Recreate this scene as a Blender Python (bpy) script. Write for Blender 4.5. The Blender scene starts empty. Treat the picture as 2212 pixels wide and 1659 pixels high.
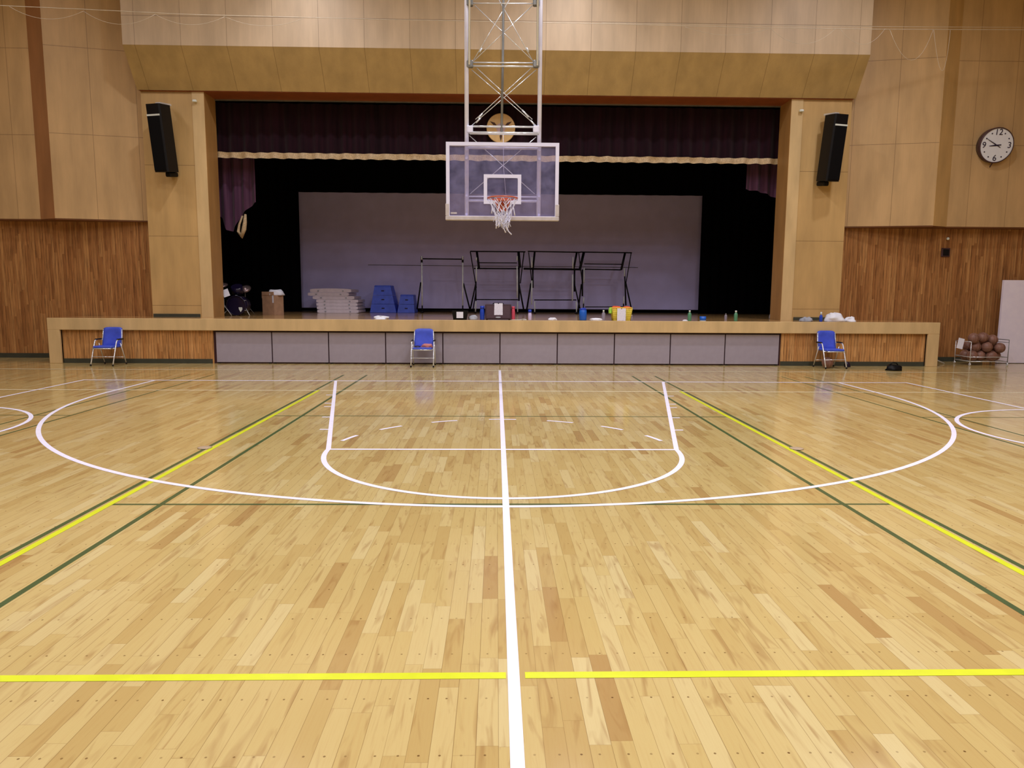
import bpy, math, random
from mathutils import Vector, Matrix, noise
random.seed(7)
PI = math.pi
scene = bpy.context.scene
col = scene.collection

# ------------------------------------------------------------------ camera
PW, PH = 2212.0, 1659.0
CX, CY, CZ, YAW, PIT, ROL, FPX = -0.0777, -13.0585, 1.5856, 0.022346, 0.124356, 0.006153, 1558.0
_fw = Vector((math.sin(YAW)*math.cos(PIT), math.cos(YAW)*math.cos(PIT), -math.sin(PIT)))
_r = Vector((math.cos(YAW), -math.sin(YAW), 0))
_u = _r.cross(_fw)
_r2 = _r*math.cos(ROL) + _u*math.sin(ROL)
_u2 = _u*math.cos(ROL) - _r*math.sin(ROL)
CAM = Vector((CX, CY, CZ))

def ray(px, py):
    return _fw + _r2*((px-PW/2)/FPX) - _u2*((py-PH/2)/FPX)
def at(px, py, Y):                       # point of the plane y = Y
    d = ray(px, py); return CAM + d*((Y-CY)/d.y)
def ground(px, py, z=0.0):
    d = ray(px, py); return CAM + d*((z-CZ)/d.z)

cd = bpy.data.cameras.new('camera'); cam = bpy.data.objects.new('camera', cd); col.objects.link(cam)
cd.sensor_width = 36; cd.sensor_fit = 'HORIZONTAL'; cd.lens = FPX/PW*36; cd.clip_end = 200
M = Matrix((_r2, _u2, -_fw)).transposed().to_4x4(); M.translation = CAM
cam.matrix_world = M
scene.camera = cam
scene.view_settings.view_transform = 'Standard'
scene.view_settings.look = 'None'
scene.view_settings.exposure = 0.0
scene.view_settings.gamma = 1.0

# ------------------------------------------------------------------ mesh builder
class MB:
    def __init__(s): s.v = []; s.f = []; s.sm = []
    def add(s, vs, fs, smooth=False):
        o = len(s.v); s.v += [tuple(v) for v in vs]
        for f in fs: s.f.append(tuple(i+o for i in f)); s.sm.append(smooth)
    def box(s, x0, x1, y0, y1, z0, z1, m=None):
        vs = [Vector((x, y, z)) for z in (z0, z1) for y in (y0, y1) for x in (x0, x1)]
        if m: vs = [m @ v for v in vs]
        s.add(vs, [(0,2,3,1),(4,5,7,6),(0,1,5,4),(2,6,7,3),(0,4,6,2),(1,3,7,5)]); return s
    def rbox(s, x0, x1, y0, y1, z0, z1, b=0.01, m=None):
        # box with chamfered edges
        b = min(b, (x1-x0)*.45, (y1-y0)*.45, (z1-z0)*.45)
        vs = []; idx = {}
        X = (x0, x1); Y = (y0, y1); Z = (z0, z1)
        for i in (0,1):
            for j in (0,1):
                for k in (0,1):
                    sx, sy, sz = (1-2*i), (1-2*j), (1-2*k)
                    for a in range(3):
                        p = [X[i], Y[j], Z[k]]
                        if a != 0: p[0] += sx*b
                        if a != 1: p[1] += sy*b
                        if a != 2: p[2] += sz*b
                        idx[(i,j,k,a)] = len(vs); vs.append(Vector(p))
        F = []
        q = [(0,0),(1,0),(1,1),(0,1)]
        for i in (0,1):
            F.append([idx[(i,a,c,0)] for a, c in q]); F.append([idx[(a,i,c,1)] for a, c in q]); F.append([idx[(a,c,i,2)] for a, c in q])
        for a in (0,1):
            for c in (0,1):
                F.append([idx[(a,c,0,0)], idx[(a,c,1,0)], idx[(a,c,1,1)], idx[(a,c,0,1)]])
                F.append([idx[(a,0,c,0)], idx[(a,1,c,0)], idx[(a,1,c,2)], idx[(a,0,c,2)]])
                F.append([idx[(0,a,c,1)], idx[(1,a,c,1)], idx[(1,a,c,2)], idx[(0,a,c,2)]])
                for d in (0,1): pass
        for i in (0,1):
            for j in (0,1):
                for k in (0,1): F.append([idx[(i,j,k,0)], idx[(i,j,k,1)], idx[(i,j,k,2)]])
        c = Vector(((x0+x1)/2, (y0+y1)/2, (z0+z1)/2))
        G = []
        for f in F:
            n = (vs[f[1]]-vs[f[0]]).cross(vs[f[2]]-vs[f[0]])
            ce = sum((vs[i] for i in f), Vector())/len(f)
            G.append(tuple(f) if n.dot(ce-c) > 0 else tuple(reversed(f)))
        if m: vs = [m @ v for v in vs]
        s.add(vs, G); return s
    def tube(s, pts, r, n=8, closed=False, caps=True):
        pts = [Vector(p) for p in pts]; N = len(pts)
        rr = r if isinstance(r, (list, tuple)) else [r]*N
        up = None; vs = []
        for i, p in enumerate(pts):
            if closed: t = pts[(i+1) % N]-pts[i-1]
            else: t = pts[min(i+1, N-1)]-pts[max(i-1, 0)]
            t.normalize()
            if up is None:
                up = Vector((0,0,1)) if abs(t.z) < .9 else Vector((1,0,0))
            a = up-t*up.dot(t)
            if a.length < 1e-5: a = t.orthogonal()
            a.normalize(); b = t.cross(a); up = a
            for k in range(n):
                an = 2*PI*k/n; vs.append(p+(a*math.cos(an)+b*math.sin(an))*rr[i])
        fs = []
        for i in range(N if closed else N-1):
            j = (i+1) % N
            for k in range(n): fs.append((i*n+k, i*n+(k+1) % n, j*n+(k+1) % n, j*n+k))
        s.add(vs, fs, True)
        if caps and not closed:
            o = len(s.v)-len(vs)
            s.f.append(tuple(o+k for k in reversed(range(n)))); s.sm.append(False)
            s.f.append(tuple(o+(N-1)*n+k for k in range(n))); s.sm.append(False)
        return s
    def lathe(s, prof, c=(0,0,0), n=16, m=None):
        vs = []; c = Vector(c)
        for r, z in prof:
            for k in range(n):
                a = 2*PI*k/n; v = Vector((r*math.cos(a), r*math.sin(a), z))
                vs.append((m @ v if m else v)+c)
        fs = []
        for i in range(len(prof)-1):
            for k in range(n): fs.append((i*n+k, i*n+(k+1) % n, (i+1)*n+(k+1) % n, (i+1)*n+k))
        s.add(vs, fs, True)
        o = len(s.v)-len(vs)
        s.f.append(tuple(o+k for k in reversed(range(n)))); s.sm.append(False)
        s.f.append(tuple(o+(len(prof)-1)*n+k for k in range(n))); s.sm.append(False)
        return s
    def sphere(s, c, r, n=20, k=12):
        prof = [(max(1e-4, r*math.sin(PI*i/k)), -r*math.cos(PI*i/k)) for i in range(k+1)]
        return s.lathe(prof, c, n)
    def prism(s, poly, h0, h1, axis='z', m=None):
        # poly of 2D points; axis the extrusion direction
        n = len(poly); vs = []
        ar = sum(poly[i][0]*poly[(i+1) % n][1]-poly[(i+1) % n][0]*poly[i][1] for i in range(n))
        if ar < 0: poly = list(reversed(poly))
        for h in (h0, h1):
            for a, b in poly:
                v = {'z': (a, b, h), 'y': (a, h, b), 'x': (h, a, b)}[axis]
                vs.append(m @ Vector(v) if m else Vector(v))
        fs = [tuple(reversed(range(n))), tuple(range(n, 2*n))]+[(i, (i+1) % n, n+(i+1) % n, n+i) for i in range(n)]
        if axis == 'y': fs = [tuple(reversed(f)) for f in fs]
        s.add(vs, fs); return s
    def frame(s, x0, x1, z0, z1, w, y0, y1):
        s.box(x0, x1, y0, y1, z1-w, z1); s.box(x0, x1, y0, y1, z0, z0+w)
        s.box(x0, x0+w, y0, y1, z0+w, z1-w); s.box(x1-w, x1, y0, y1, z0+w, z1-w); return s
    def strip(s, pts, w, z):
        # flat ribbon on the floor along 2D points
        n = len(pts); vs = []
        for i in range(n):
            a = Vector(pts[max(i-1, 0)]); b = Vector(pts[min(i+1, n-1)]); t = (b-a).normalized()
            p = Vector(pts[i]); q = Vector((-t.y, t.x))*(w/2)
            vs += [(p.x+q.x, p.y+q.y, z), (p.x-q.x, p.y-q.y, z)]
        s.add(vs, [(2*i, 2*i+1, 2*i+3, 2*i+2) for i in range(n-1)]); return s
    def build(s, name, mat, parent=None, loc=None):
        me = bpy.data.meshes.new(name); me.from_pydata(s.v, [], s.f)
        me.polygons.foreach_set('use_smooth', s.sm); me.update()
        me.materials.append(mat)
        o = bpy.data.objects.new(name, me); col.objects.link(o)
        if parent: o.parent = parent
        if loc: o.location = loc
        return o

def tag(o, label=None, cat=None, group=None, kind=None):
    if label: o['label'] = label
    if cat: o['category'] = cat
    if group: o['group'] = group
    if kind: o['kind'] = kind
    return o
def thing(name, label, cat, loc=(0,0,0), rz=0, group=None):
    o = bpy.data.objects.new(name, None); col.objects.link(o); o.empty_display_size = .1
    o.location = loc; o.rotation_euler = (0, 0, rz)
    return tag(o, label, cat, group)
def struct(name, mb, mat, label=None, parent=None):
    o = mb.build(name, mat, parent)
    if parent is None: o['kind'] = 'structure'
    if label: o['label'] = label
    return o
def copy_tree(o, parent=None):
    c = o.copy(); col.objects.link(c); c.parent = parent
    for ch in [x for x in bpy.data.objects if x.parent == o]: copy_tree(ch, c)
    return c

# ------------------------------------------------------------------ materials
def lin(c):
    return tuple(((x/255)/12.92 if x/255 <= .04045 else ((x/255+.055)/1.055)**2.4) for x in c)+(1,)
class NT:
    def __init__(s, name):
        s.m = bpy.data.materials.new(name); s.m.use_nodes = True
        s.t = s.m.node_tree; s.b = s.t.nodes['Principled BSDF']
        s.geo = s.t.nodes.new('ShaderNodeNewGeometry')
        s.tc = s.t.nodes.new('ShaderNodeTexCoord')
        s.sep = s.t.nodes.new('ShaderNodeSeparateXYZ'); s.t.links.new(s.tc.outputs['Object'], s.sep.inputs[0])
        s.x, s.y, s.z = s.sep.outputs
    def inp(s, sock, v):
        if isinstance(v, (int, float)): sock.default_value = v
        elif isinstance(v, tuple): sock.default_value = v
        else: s.t.links.new(v, sock)
    def math(s, op, a, b=0.0, c=0.0):
        n = s.t.nodes.new('ShaderNodeMath'); n.operation = op
        s.inp(n.inputs[0], a); s.inp(n.inputs[1], b); s.inp(n.inputs[2], c); return n.outputs[0]
    def comb(s, x, y, z):
        n = s.t.nodes.new('ShaderNodeCombineXYZ'); s.inp(n.inputs[0], x); s.inp(n.inputs[1], y); s.inp(n.inputs[2], z); return n.outputs[0]
    def white(s, v):
        n = s.t.nodes.new('ShaderNodeTexWhiteNoise'); n.noise_dimensions = '3D'; s.t.links.new(v, n.inputs['Vector']); return n.outputs['Value']
    def noise(s, v=None, scale=5, detail=3, rough=.5, dist=0):
        n = s.t.nodes.new('ShaderNodeTexNoise'); n.inputs['Scale'].default_value = scale; n.inputs['Detail'].default_value = detail
        n.inputs['Roughness'].default_value = rough; n.inputs['Distortion'].default_value = dist
        s.t.links.new(v if v is not None else s.tc.outputs['Object'], n.inputs['Vector']); return n.outputs['Fac']
    def ramp(s, f, stops, interp='LINEAR'):
        n = s.t.nodes.new('ShaderNodeValToRGB'); n.color_ramp.interpolation = interp
        e = n.color_ramp.elements
        while len(e) < len(stops): e.new(.5)
        for i, (p, c) in enumerate(stops): e[i].position = p; e[i].color = c
        s.t.links.new(f, n.inputs[0]); return n.outputs[0]
    def mix(s, f, a, b, blend='MIX'):
        n = s.t.nodes.new('ShaderNodeMix'); n.data_type = 'RGBA'; n.blend_type = blend
        s.inp(n.inputs[0], f); s.inp(n.inputs[6], a); s.inp(n.inputs[7], b); return n.outputs[2]
    def line(s, coord, spacing, off, w):
        # 1 on thin lines every spacing
        a = s.math('ADD', coord, spacing*50-off); f = s.math('FRACT', s.math('DIVIDE', a, spacing))
        d = s.math('ABSOLUTE', s.math('SUBTRACT', f, .5))
        return s.math('GREATER_THAN', d, .5-w/spacing/2)
    def scale(s, v, sc):
        n = s.t.nodes.new('ShaderNodeMapping'); n.inputs['Scale'].default_value = sc; s.t.links.new(v, n.inputs[0]); return n.outputs[0]
    def bump(s, h, st=.2, d=.01):
        n = s.t.nodes.new('ShaderNodeBump'); n.inputs['Strength'].default_value = st; n.inputs['Distance'].default_value = d
        s.t.links.new(h, n.inputs['Height']); s.t.links.new(n.outputs[0], s.b.inputs['Normal'])
    def set(s, color=None, rough=.5, metal=0, spec=.5, **k):
        if color is not None: s.inp(s.b.inputs['Base Color'], color)
        s.inp(s.b.inputs['Roughness'], rough); s.inp(s.b.inputs['Metallic'], metal); s.inp(s.b.inputs['Specular IOR Level'], spec)
        for a, v in k.items(): s.inp(s.b.inputs[a.replace('_', ' ')], v)
        return s.m

def simple(name, rgb, rough=.5, metal=0, var=.12, sc=8, spec=.5, **k):
    n = NT(name); c = lin(rgb)
    f = n.noise(scale=sc, detail=4)
    lo = tuple(max(0, x*(1-var)) for x in c[:3])+(1,); hi = tuple(min(1, x*(1+var)) for x in c[:3])+(1,)
    return n.set(n.ramp(f, [(.3, lo), (.7, hi)]), rough, metal, spec, **k)

# court floor: strip boards running towards the stage, dowel dots
def floor_mat():
    n = NT('floor_boards'); W = .0802
    ix = n.math('FLOOR', n.math('DIVIDE', n.math('ADD', n.x, 40.0036), W))
    r1 = n.white(n.comb(ix, 3.7, 1.3))
    ys = n.math('ADD', n.y, n.math('MULTIPLY_ADD', r1, 17.3, 50))
    L = .62
    seg = n.math('FLOOR', n.math('DIVIDE', ys, L))
    r2 = n.white(n.comb(ix, seg, 7.7)); r3 = n.white(n.comb(ix, seg, 2.1))
    base = n.ramp(r2, [(0, lin((172, 141, 86))), (.06, lin((186, 161, 100))), (.25, lin((195, 173, 111))), (.8, lin((201, 181, 121))), (1, lin((208, 192, 138)))])
    # grain stretched along the board, shifted per board
    gv = n.comb(n.math('MULTIPLY_ADD', r2, 31, n.math('MULTIPLY', n.x, 9)), n.math('MULTIPLY', n.y, 1.1), n.math('MULTIPLY', r3, 23))
    g = n.noise(gv, scale=1.7, detail=2.5, rough=.45, dist=1.6)
    base = n.mix(n.math('MULTIPLY', n.math('SMOOTH_MIN', n.math('MAXIMUM', n.math('SUBTRACT', g, .55), 0), .2, .05), 2.5), base, lin((140, 98, 50)))
    g2 = n.noise(n.comb(n.math('MULTIPLY', n.x, 60), n.math('MULTIPLY', n.y, 2.2), r2), scale=1.5, detail=3)
    base = n.mix(n.math('MULTIPLY', n.math('ABSOLUTE', n.math('SUBTRACT', g2, .5)), .5), base, lin((165, 112, 55)))
    # long cool / warm patches
    patch = n.noise(scale=.5, detail=2)
    base = n.mix(n.math('MULTIPLY', patch, .12), base, lin((196, 160, 120)))
    fx = n.math('FRACT', n.math('DIVIDE', n.math('ADD', n.x, 40.0036), W))
    seam = n.math('LESS_THAN', n.math('SUBTRACT', .5, n.math('ABSOLUTE', n.math('SUBTRACT', fx, .5))), n.math('MULTIPLY_ADD', r1, .012, .006))
    fy = n.math('FRACT', n.math('DIVIDE', ys, L))
    joint = n.math('LESS_THAN', fy, .0022)
    ln = n.math('MAXIMUM', seam, n.math('MULTIPLY', joint, .8))
    base = n.mix(n.math('MULTIPLY', ln, .62), base, lin((112, 78, 40)))
    # dowel dots
    P = .3545
    fd = n.math('MULTIPLY', n.math('SUBTRACT', n.math('FRACT', n.math('DIVIDE', n.math('ADD', n.y, 10.739+40*P+P/2), P)), .5), P)
    fx2 = n.math('MULTIPLY', n.math('SUBTRACT', n.math('FRACT', n.math('ADD', n.math('DIVIDE', n.math('ADD', n.x, 40.0036), W), n.math('MULTIPLY', n.math('SUBTRACT', r1, .5), .35))), .5), W)
    dd = n.math('ADD', n.math('MULTIPLY', fd, fd), n.math('MULTIPLY', fx2, fx2))
    dot = n.math('MULTIPLY', n.math('LESS_THAN', dd, .000021), n.math('MULTIPLY_ADD', r3, .5, .4))
    base = n.mix(dot, base, lin((95, 62, 28)))
    rg = n.noise(scale=3, detail=3)
    m = n.set(base, n.math('MULTIPLY_ADD', rg, .06, .10), 0, .5)
    bn = n.noise(n.scale(n.tc.outputs['Object'], (14, 1.2, 1)), scale=1, detail=2)
    n.bump(bn, .015, .003)
    return m

def ply_mat(name, rgb, zsp=None, zoff=0, xsp=None, xoff=0, dark=.5, coordx='x', stripes=.10):
    n = NT(name); c = lin(rgb)
    lo = tuple(x*.86 for x in c[:3])+(1,); hi = tuple(min(1, x*1.12) for x in c[:3])+(1,)
    f = n.noise(n.scale(n.tc.outputs['Object'], (3, 3, .7)), scale=1.2, detail=4)
    base = n.ramp(f, [(.3, lo), (.7, hi)])
    f2 = n.noise(n.scale(n.tc.outputs['Object'], (45, 45, .5)), scale=1, detail=2)
    base = n.mix(n.math('MULTIPLY', f2, stripes*2), base, tuple(x*.55 for x in c[:3])+(1,))
    ln = None
    if zsp: ln = n.line(n.z, zsp, zoff, .012)
    if xsp:
        l2 = n.line(n.x, xsp, xoff, .010); ln = l2 if ln is None else n.math('MAXIMUM', ln, l2)
    if ln is not None: base = n.mix(n.math('MULTIPLY', ln, dark), base, lin((70, 45, 25)))
    return n.set(base, .45, 0, .35)

def plank_mat(name, pal, W=.062, dark=(60, 32, 16)):
    n = NT(name)
    ix = n.math('FLOOR', n.math('DIVIDE', n.math('ADD', n.x, 40), W))
    r1 = n.white(n.comb(ix, 1.7, 5.1))
    zs = n.math('ADD', n.z, n.math('MULTIPLY', r1, 9.0)); seg = n.math('FLOOR', n.math('DIVIDE', zs, 1.3))
    r2 = n.white(n.comb(ix, seg, 3.3))
    base = n.ramp(r2, [(i/(len(pal)-1), lin(p)) for i, p in enumerate(pal)])
    g = n.noise(n.comb(n.math('MULTIPLY', n.x, 30), r2, n.math('MULTIPLY', n.z, 1.6)), scale=1.3, detail=5, rough=.6)
    base = n.mix(n.math('MULTIPLY', n.math('MAXIMUM', n.math('SUBTRACT', g, .45), 0), 2.6), base, lin(dark))
    ln = n.line(n.x, W, 0, .006)
    base = n.mix(n.math('MULTIPLY', ln, .6), base, lin(dark))
    m = n.set(base, .42, 0, .4)
    n.bump(n.math('SUBTRACT', 1, ln), .4, .006)
    return m

MAT = {}
MAT['floor'] = floor_mat()
MAT['ply'] = ply_mat('wall_plywood', (202, 169, 121), 1.875, 3.22, .92, 8.26)
MAT['ply_shaded'] = ply_mat('wall_plywood_shaded', (168, 120, 78))  # left strip faces away; its shade is put into a darker wall colour
MAT['ply_mid'] = ply_mat('wall_plywood_strip', (206, 170, 112))
MAT['ply_under_shade'] = ply_mat('wall_plywood_underside_shade', (120, 78, 48))  # wall plywood darkened to paint in the shade under the overhang
MAT['pillar'] = ply_mat('pillar_plywood', (202, 168, 112), 1.59, 1.27)
MAT['jamb'] = ply_mat('jamb_wood', (184, 140, 82))
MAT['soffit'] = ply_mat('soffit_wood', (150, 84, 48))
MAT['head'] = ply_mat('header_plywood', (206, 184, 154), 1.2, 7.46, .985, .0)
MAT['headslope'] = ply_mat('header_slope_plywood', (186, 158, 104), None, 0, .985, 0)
MAT['plank'] = plank_mat('wall_planks', [(152, 102, 58), (182, 130, 78), (166, 114, 66), (196, 146, 90), (156, 104, 58)])
MAT['plank2'] = plank_mat('stage_planks', [(188, 130, 74), (212, 158, 98), (198, 144, 86), (220, 168, 108)])
MAT['stagewood'] = ply_mat('stage_trim_wood', (214, 186, 136), stripes=.06)
MAT['deck'] = simple('stage_deck', (186, 148, 96), .12, var=.2, sc=3)
MAT['kick'] = simple('green_rubber_base', (58, 62, 52), .5)
MAT['greypanel'] = simple('grey_laminate', (160, 154, 170), .4, var=.04)
MAT['gap'] = simple('dark_red_gap', (52, 18, 30), .6)
MAT['white'] = simple('white_line_paint', (236, 233, 253), .4, var=.04, spec=.15)
MAT['yellow'] = simple('yellow_line_paint', (214, 224, 40), .3, var=.05)
MAT['paleyellow'] = simple('worn_line_paint', (240, 232, 200), .4, var=.08, spec=.15)
MAT['green'] = simple('green_line_paint', (70, 90, 52), .3, var=.1)
MAT['socket'] = simple('floor_socket_metal', (186, 166, 140), .35, .1)
MAT['black'] = simple('black_plastic', (9, 9, 13), .5, spec=.25)
MAT['blackcloth'] = simple('black_curtain_cloth', (9, 8, 12), .95, spec=.05)
MAT['screen'] = simple('grey_screen_cloth', (200, 196, 248), .9, var=.06, sc=2, spec=.05)
MAT['steel'] = simple('painted_steel_pipe', (232, 234, 255), .3, .1, var=.05)
MAT['chrome'] = simple('chrome_tube', (228, 234, 240), .16, .45, var=.04)
MAT['silver'] = simple('silver_paint', (225, 235, 240), .35, 0)
MAT['darksteel'] = simple('grey_steel', (128, 130, 128), .4, .5)
MAT['boardwhite'] = simple('white_frame_paint', (228, 230, 255), .35, var=.03)
MAT['pad'] = simple('grey_edge_padding', (196, 190, 190), .6)
MAT['orange'] = simple('orange_rim_paint', (196, 100, 74), .35)
MAT['net'] = simple('white_net_cord', (226, 228, 255), .8)
MAT['blue'] = simple('blue_vinyl', (64, 88, 212), .45, var=.12)
MAT['vaultblue'] = simple('blue_vault_board', (66, 96, 225), .5)
MAT['mat'] = simple('grey_white_mat', (222, 212, 226), .7, var=.08)
MAT['card'] = simple('cardboard', (176, 140, 112), .8)
MAT['paper'] = simple('white_paper', (234, 238, 255), .7, var=.03)
MAT['whitecloth'] = simple('white_cloth', (236, 240, 255), .85, var=.05)
MAT['greycloth'] = simple('grey_cloth', (164, 168, 180), .9)
MAT['ball'] = simple('basketball_leather', (128, 90, 76), .5, var=.2)
MAT['seam'] = simple('ball_seam', (172, 144, 122), .6)
MAT['door'] = simple('white_door_paint', (238, 234, 255), .4, var=.03)
MAT['clockface'] = simple('clock_face', (232, 240, 255), .4, var=.02)
MAT['clockrim'] = simple('clock_rim', (70, 46, 50), .4)
MAT['ink'] = simple('dark_ink', (36, 26, 60), .5)
MAT['gold'] = simple('gold_fringe', (198, 176, 140), .7, var=.25, sc=40)
MAT['badge'] = simple('gold_emblem', (214, 180, 122), .5, var=.06)
MAT['badgedark'] = simple('emblem_mark', (70, 38, 26), .6)
MAT['badgepink'] = simple('emblem_centre', (196, 172, 186), .5)
MAT['bluebottle'] = simple('blue_bottle', (34, 74, 196), .35)
MAT['bluejug'] = simple('blue_jug', (28, 100, 206), .3)
MAT['pink'] = simple('pink_bottle', (214, 84, 110), .4)
MAT['palebottle'] = simple('pale_bottle', (216, 206, 250), .35)
MAT['bluecap'] = simple('blue_cap', (30, 66, 196), .4)
MAT['basket'] = simple('yellow_basket', (240, 224, 96), .45)
MAT['orangecloth'] = simple('orange_bib', (236, 96, 44), .85)
MAT['lime'] = simple('lime_bib', (168, 226, 82), .85)
MAT['redcloth'] = simple('coral_towel', (196, 128, 130), .9)
MAT['greenbottle'] = simple('green_bottle', (88, 150, 116), .3)
MAT['cap'] = simple('white_cap', (226, 236, 232), .4)
MAT['amp'] = simple('amplifier_vinyl', (64, 44, 56), .6)
MAT['ampgrille'] = simple('amplifier_grille', (82, 62, 74), .8, sc=120, var=.3)
MAT['drum'] = simple('drum_shell', (26, 20, 48), .25)
MAT['cymbal'] = simple('cymbal_bronze', (150, 130, 130), .35, .7)
MAT['wire'] = simple('pale_cable', (206, 196, 176), .5)
MAT['cream'] = simple('ceiling_paint', (206, 200, 190), .8)
MAT['sidewall'] = simple('side_wall_paint', (176, 140, 96), .6)
def cloth_mat(name, rgb, rgb2):
    n = NT(name); f = n.noise(n.scale(n.tc.outputs['Object'], (7, 7, .4)), scale=1.5, detail=3)
    return n.set(n.ramp(f, [(.3, lin(rgb)), (.7, lin(rgb2))]), .9, 0, .1, Sheen_Weight=.15)
MAT['valance'] = cloth_mat('maroon_velvet', (22, 8, 17), (40, 16, 28))
MAT['drape'] = cloth_mat('plum_drape_cloth', (74, 46, 72), (108, 74, 100))
def glass_mat():
    n = NT('backboard_glass'); t = n.t
    tr = t.nodes.new('ShaderNodeBsdfTransparent'); tr.inputs[0].default_value = (.93, .92, .97, 1)
    ms = t.nodes.new('ShaderNodeMixShader')
    f = n.noise(scale=5, detail=5, rough=.65)
    n.set(lin((186, 184, 236)), .25, 0, .5)
    t.links.new(n.math('MULTIPLY_ADD', f, .34, -.02), ms.inputs[0])
    t.links.new(tr.outputs[0], ms.inputs[1]); t.links.new(n.b.outputs[0], ms.inputs[2])
    t.links.new(ms.outputs[0], t.nodes['Material Output'].inputs[0]); return n.m
MAT['glass'] = glass_mat()
def clear_mat():
    n = NT('clear_plastic'); t = n.t
    tr = t.nodes.new('ShaderNodeBsdfTransparent'); tr.inputs[0].default_value = (.85, .85, .92, 1)
    ms = t.nodes.new('ShaderNodeMixShader'); ms.inputs[0].default_value = .45
    n.set(lin((190, 186, 206)), .15)
    t.links.new(tr.outputs[0], ms.inputs[1]); t.links.new(n.b.outputs[0], ms.inputs[2])
    t.links.new(ms.outputs[0], t.nodes['Material Output'].inputs[0]); return n.m
MAT['clear'] = clear_mat()
def note_mat():
    n = NT('written_paper')
    rows = n.math('LESS_THAN', n.math('FRACT', n.math('MULTIPLY', n.z, 26)), .42)
    sc = n.noise(n.scale(n.tc.outputs['Object'], (70, 1, 40)), scale=1, detail=2)
    ink = n.math('MULTIPLY', rows, n.math('GREATER_THAN', sc, .54))
    return n.set(n.mix(n.math('MULTIPLY', ink, .32), lin((234, 236, 255)), lin((110, 104, 190))), .7)
MAT['note'] = note_mat()

# ------------------------------------------------------------------ the room
SZ = 1.0                     # stage height
SF = 3.08                    # stage front plane
fl = struct('floor', MB().box(-16, 16, -19, 4.7, -.12, 0), MAT['floor'], 'varnished maple strip gym floor with painted court lines')
MK = [0]
def mark(name, mb, mat):
    MK[0] += 1; o = mb.build(name, MAT[mat], fl); o.location.z = .000015*MK[0]; return o
zW, zY, zG = .0018, .0009, .0003
def arc(cx, cy, r, a0, a1, n=64): return [(cx+r*math.cos(a0+(a1-a0)*i/n), cy+r*math.sin(a0+(a1-a0)*i/n)) for i in range(n+1)]
mark('center_line', MB().strip([(0, 1.95), (0, -19)], .05, zW), 'white')
mark('base_line', MB().strip([(-7.525, 0), (7.525, 0)], .065, zW), 'white')
for s in (-1, 1):
    mark('side_line', MB().strip([(s*7.5, 0), (s*7.5, -12)], .05, zW), 'white')
    mark('lane_line', MB().strip([(s*2.985, 0), (s*1.785, -5.8)], .05, zW), 'white')
mark('free_throw_line', MB().strip([(-1.8, -5.8), (1.8, -5.8)], .05, zW), 'white')
mark('free_throw_arc', MB().strip(arc(0, -5.8, 1.785, PI, 2*PI), .05, zW+.0002), 'white')
dsh = [((195, 480), (300, 450)), ((418, 416), (553, 397)), ((716, 375), (865, 366)), ((1043, 358), (1198, 358)), ((1373, 366), (1523, 377)), ((1683, 397), (1817, 416)), ((1938, 450), (2040, 480))]
mb = MB()
for a, b in dsh:
    p = [ground(q[0]/2.633+660, q[1]/2.633+770) for q in (a, b)]
    an = [math.atan2(v.y+5.8, v.x) for v in p]
    mark('arc_dash', MB().strip(arc(0, -5.8, 1.785, an[0], an[1], 6), .045, zW+.0002), 'white')
tp = [(-6.225, 0)]+arc(0, -1.575, 6.225, PI, 2*PI, 120)+[(6.225, 0)]
mark('three_point_line', MB().strip(tp, .05, zW), 'white')
mb = MB()
for s in (-1, 1):
    for y in (-1.85, -2.70, -3.02, -3.87, -4.72):
        xo = 3.01-(1.2/5.8)*(-y); mark('lane_tick', MB().strip([(s*(xo-.01), y), (s*(xo+.1), y)], .045, zW), 'white')
for s, cx, cy in ((-1, -7.49, -4.85), (1, 7.4, -4.93)):
    mark('side_circle', MB().strip(arc(cx, cy, 1.79, 0, 2*PI, 80), .05, zW+.0002), 'white')
mark('far_side_line', MB().strip([(-15, 1.82), (15, 1.82)], .05, zW), 'paleyellow')
mark('volleyball_far_line', MB().strip([(-9, -1.32), (9, -1.32)], .04, zY), 'paleyellow')
mark('volleyball_near_line', MB().strip([(-9, -10.225), (-.032, -10.215)], .05, zY).strip([(.048, -10.214), (9, -10.2)], .05, zY), 'yellow')
for s in (-1, 1):
    mark('attack_line', MB().strip([(s*2.972, -1.3), (s*2.972, -14)], .05, zY), 'yellow')
    mark('badminton_doubles_line', MB().strip([(s*3.04, .94), (s*3.04, -12.46)], .04, zG), 'green')
    mark('badminton_singles_line', MB().strip([(s*2.59, .94), (s*2.59, -12.46)], .04, zG), 'green')
    mark('badminton_outer_line', MB().strip([(s*5.54, .94), (s*5.54, -12.46)], .032, zG), 'green')
    mark('badminton_outer_line', MB().strip([(s*6.0, .94), (s*6.0, -12.46)], .032, zG), 'green')
    mark('short_service_line', MB().strip([(s*5.54, -3.78), (s*11.6, -3.78)], .032, zG), 'green')
for y in (-3.78, -7.74):
    mark('short_service_line', MB().strip([(-2.95, y), (2.95, y)], .032, zG), 'green')
mark('line_gap', MB().box(-.03, .03, -.235, -.195, .0005, zW+.0010), 'ink')
for s, w in ((-1, 'left'), (1, 'right')):
    o = MB().lathe([(.07, 0), (.07, .006), (.06, .008)], (0, 0, 0), 20).build('floor_socket_cover', MAT['socket'], None, (s*3.055, -5.75, .0025))
    tag(o, 'round metal net-post socket cover on the %s yellow and green floor lines' % w, 'floor socket', 'floor socket covers')

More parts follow.
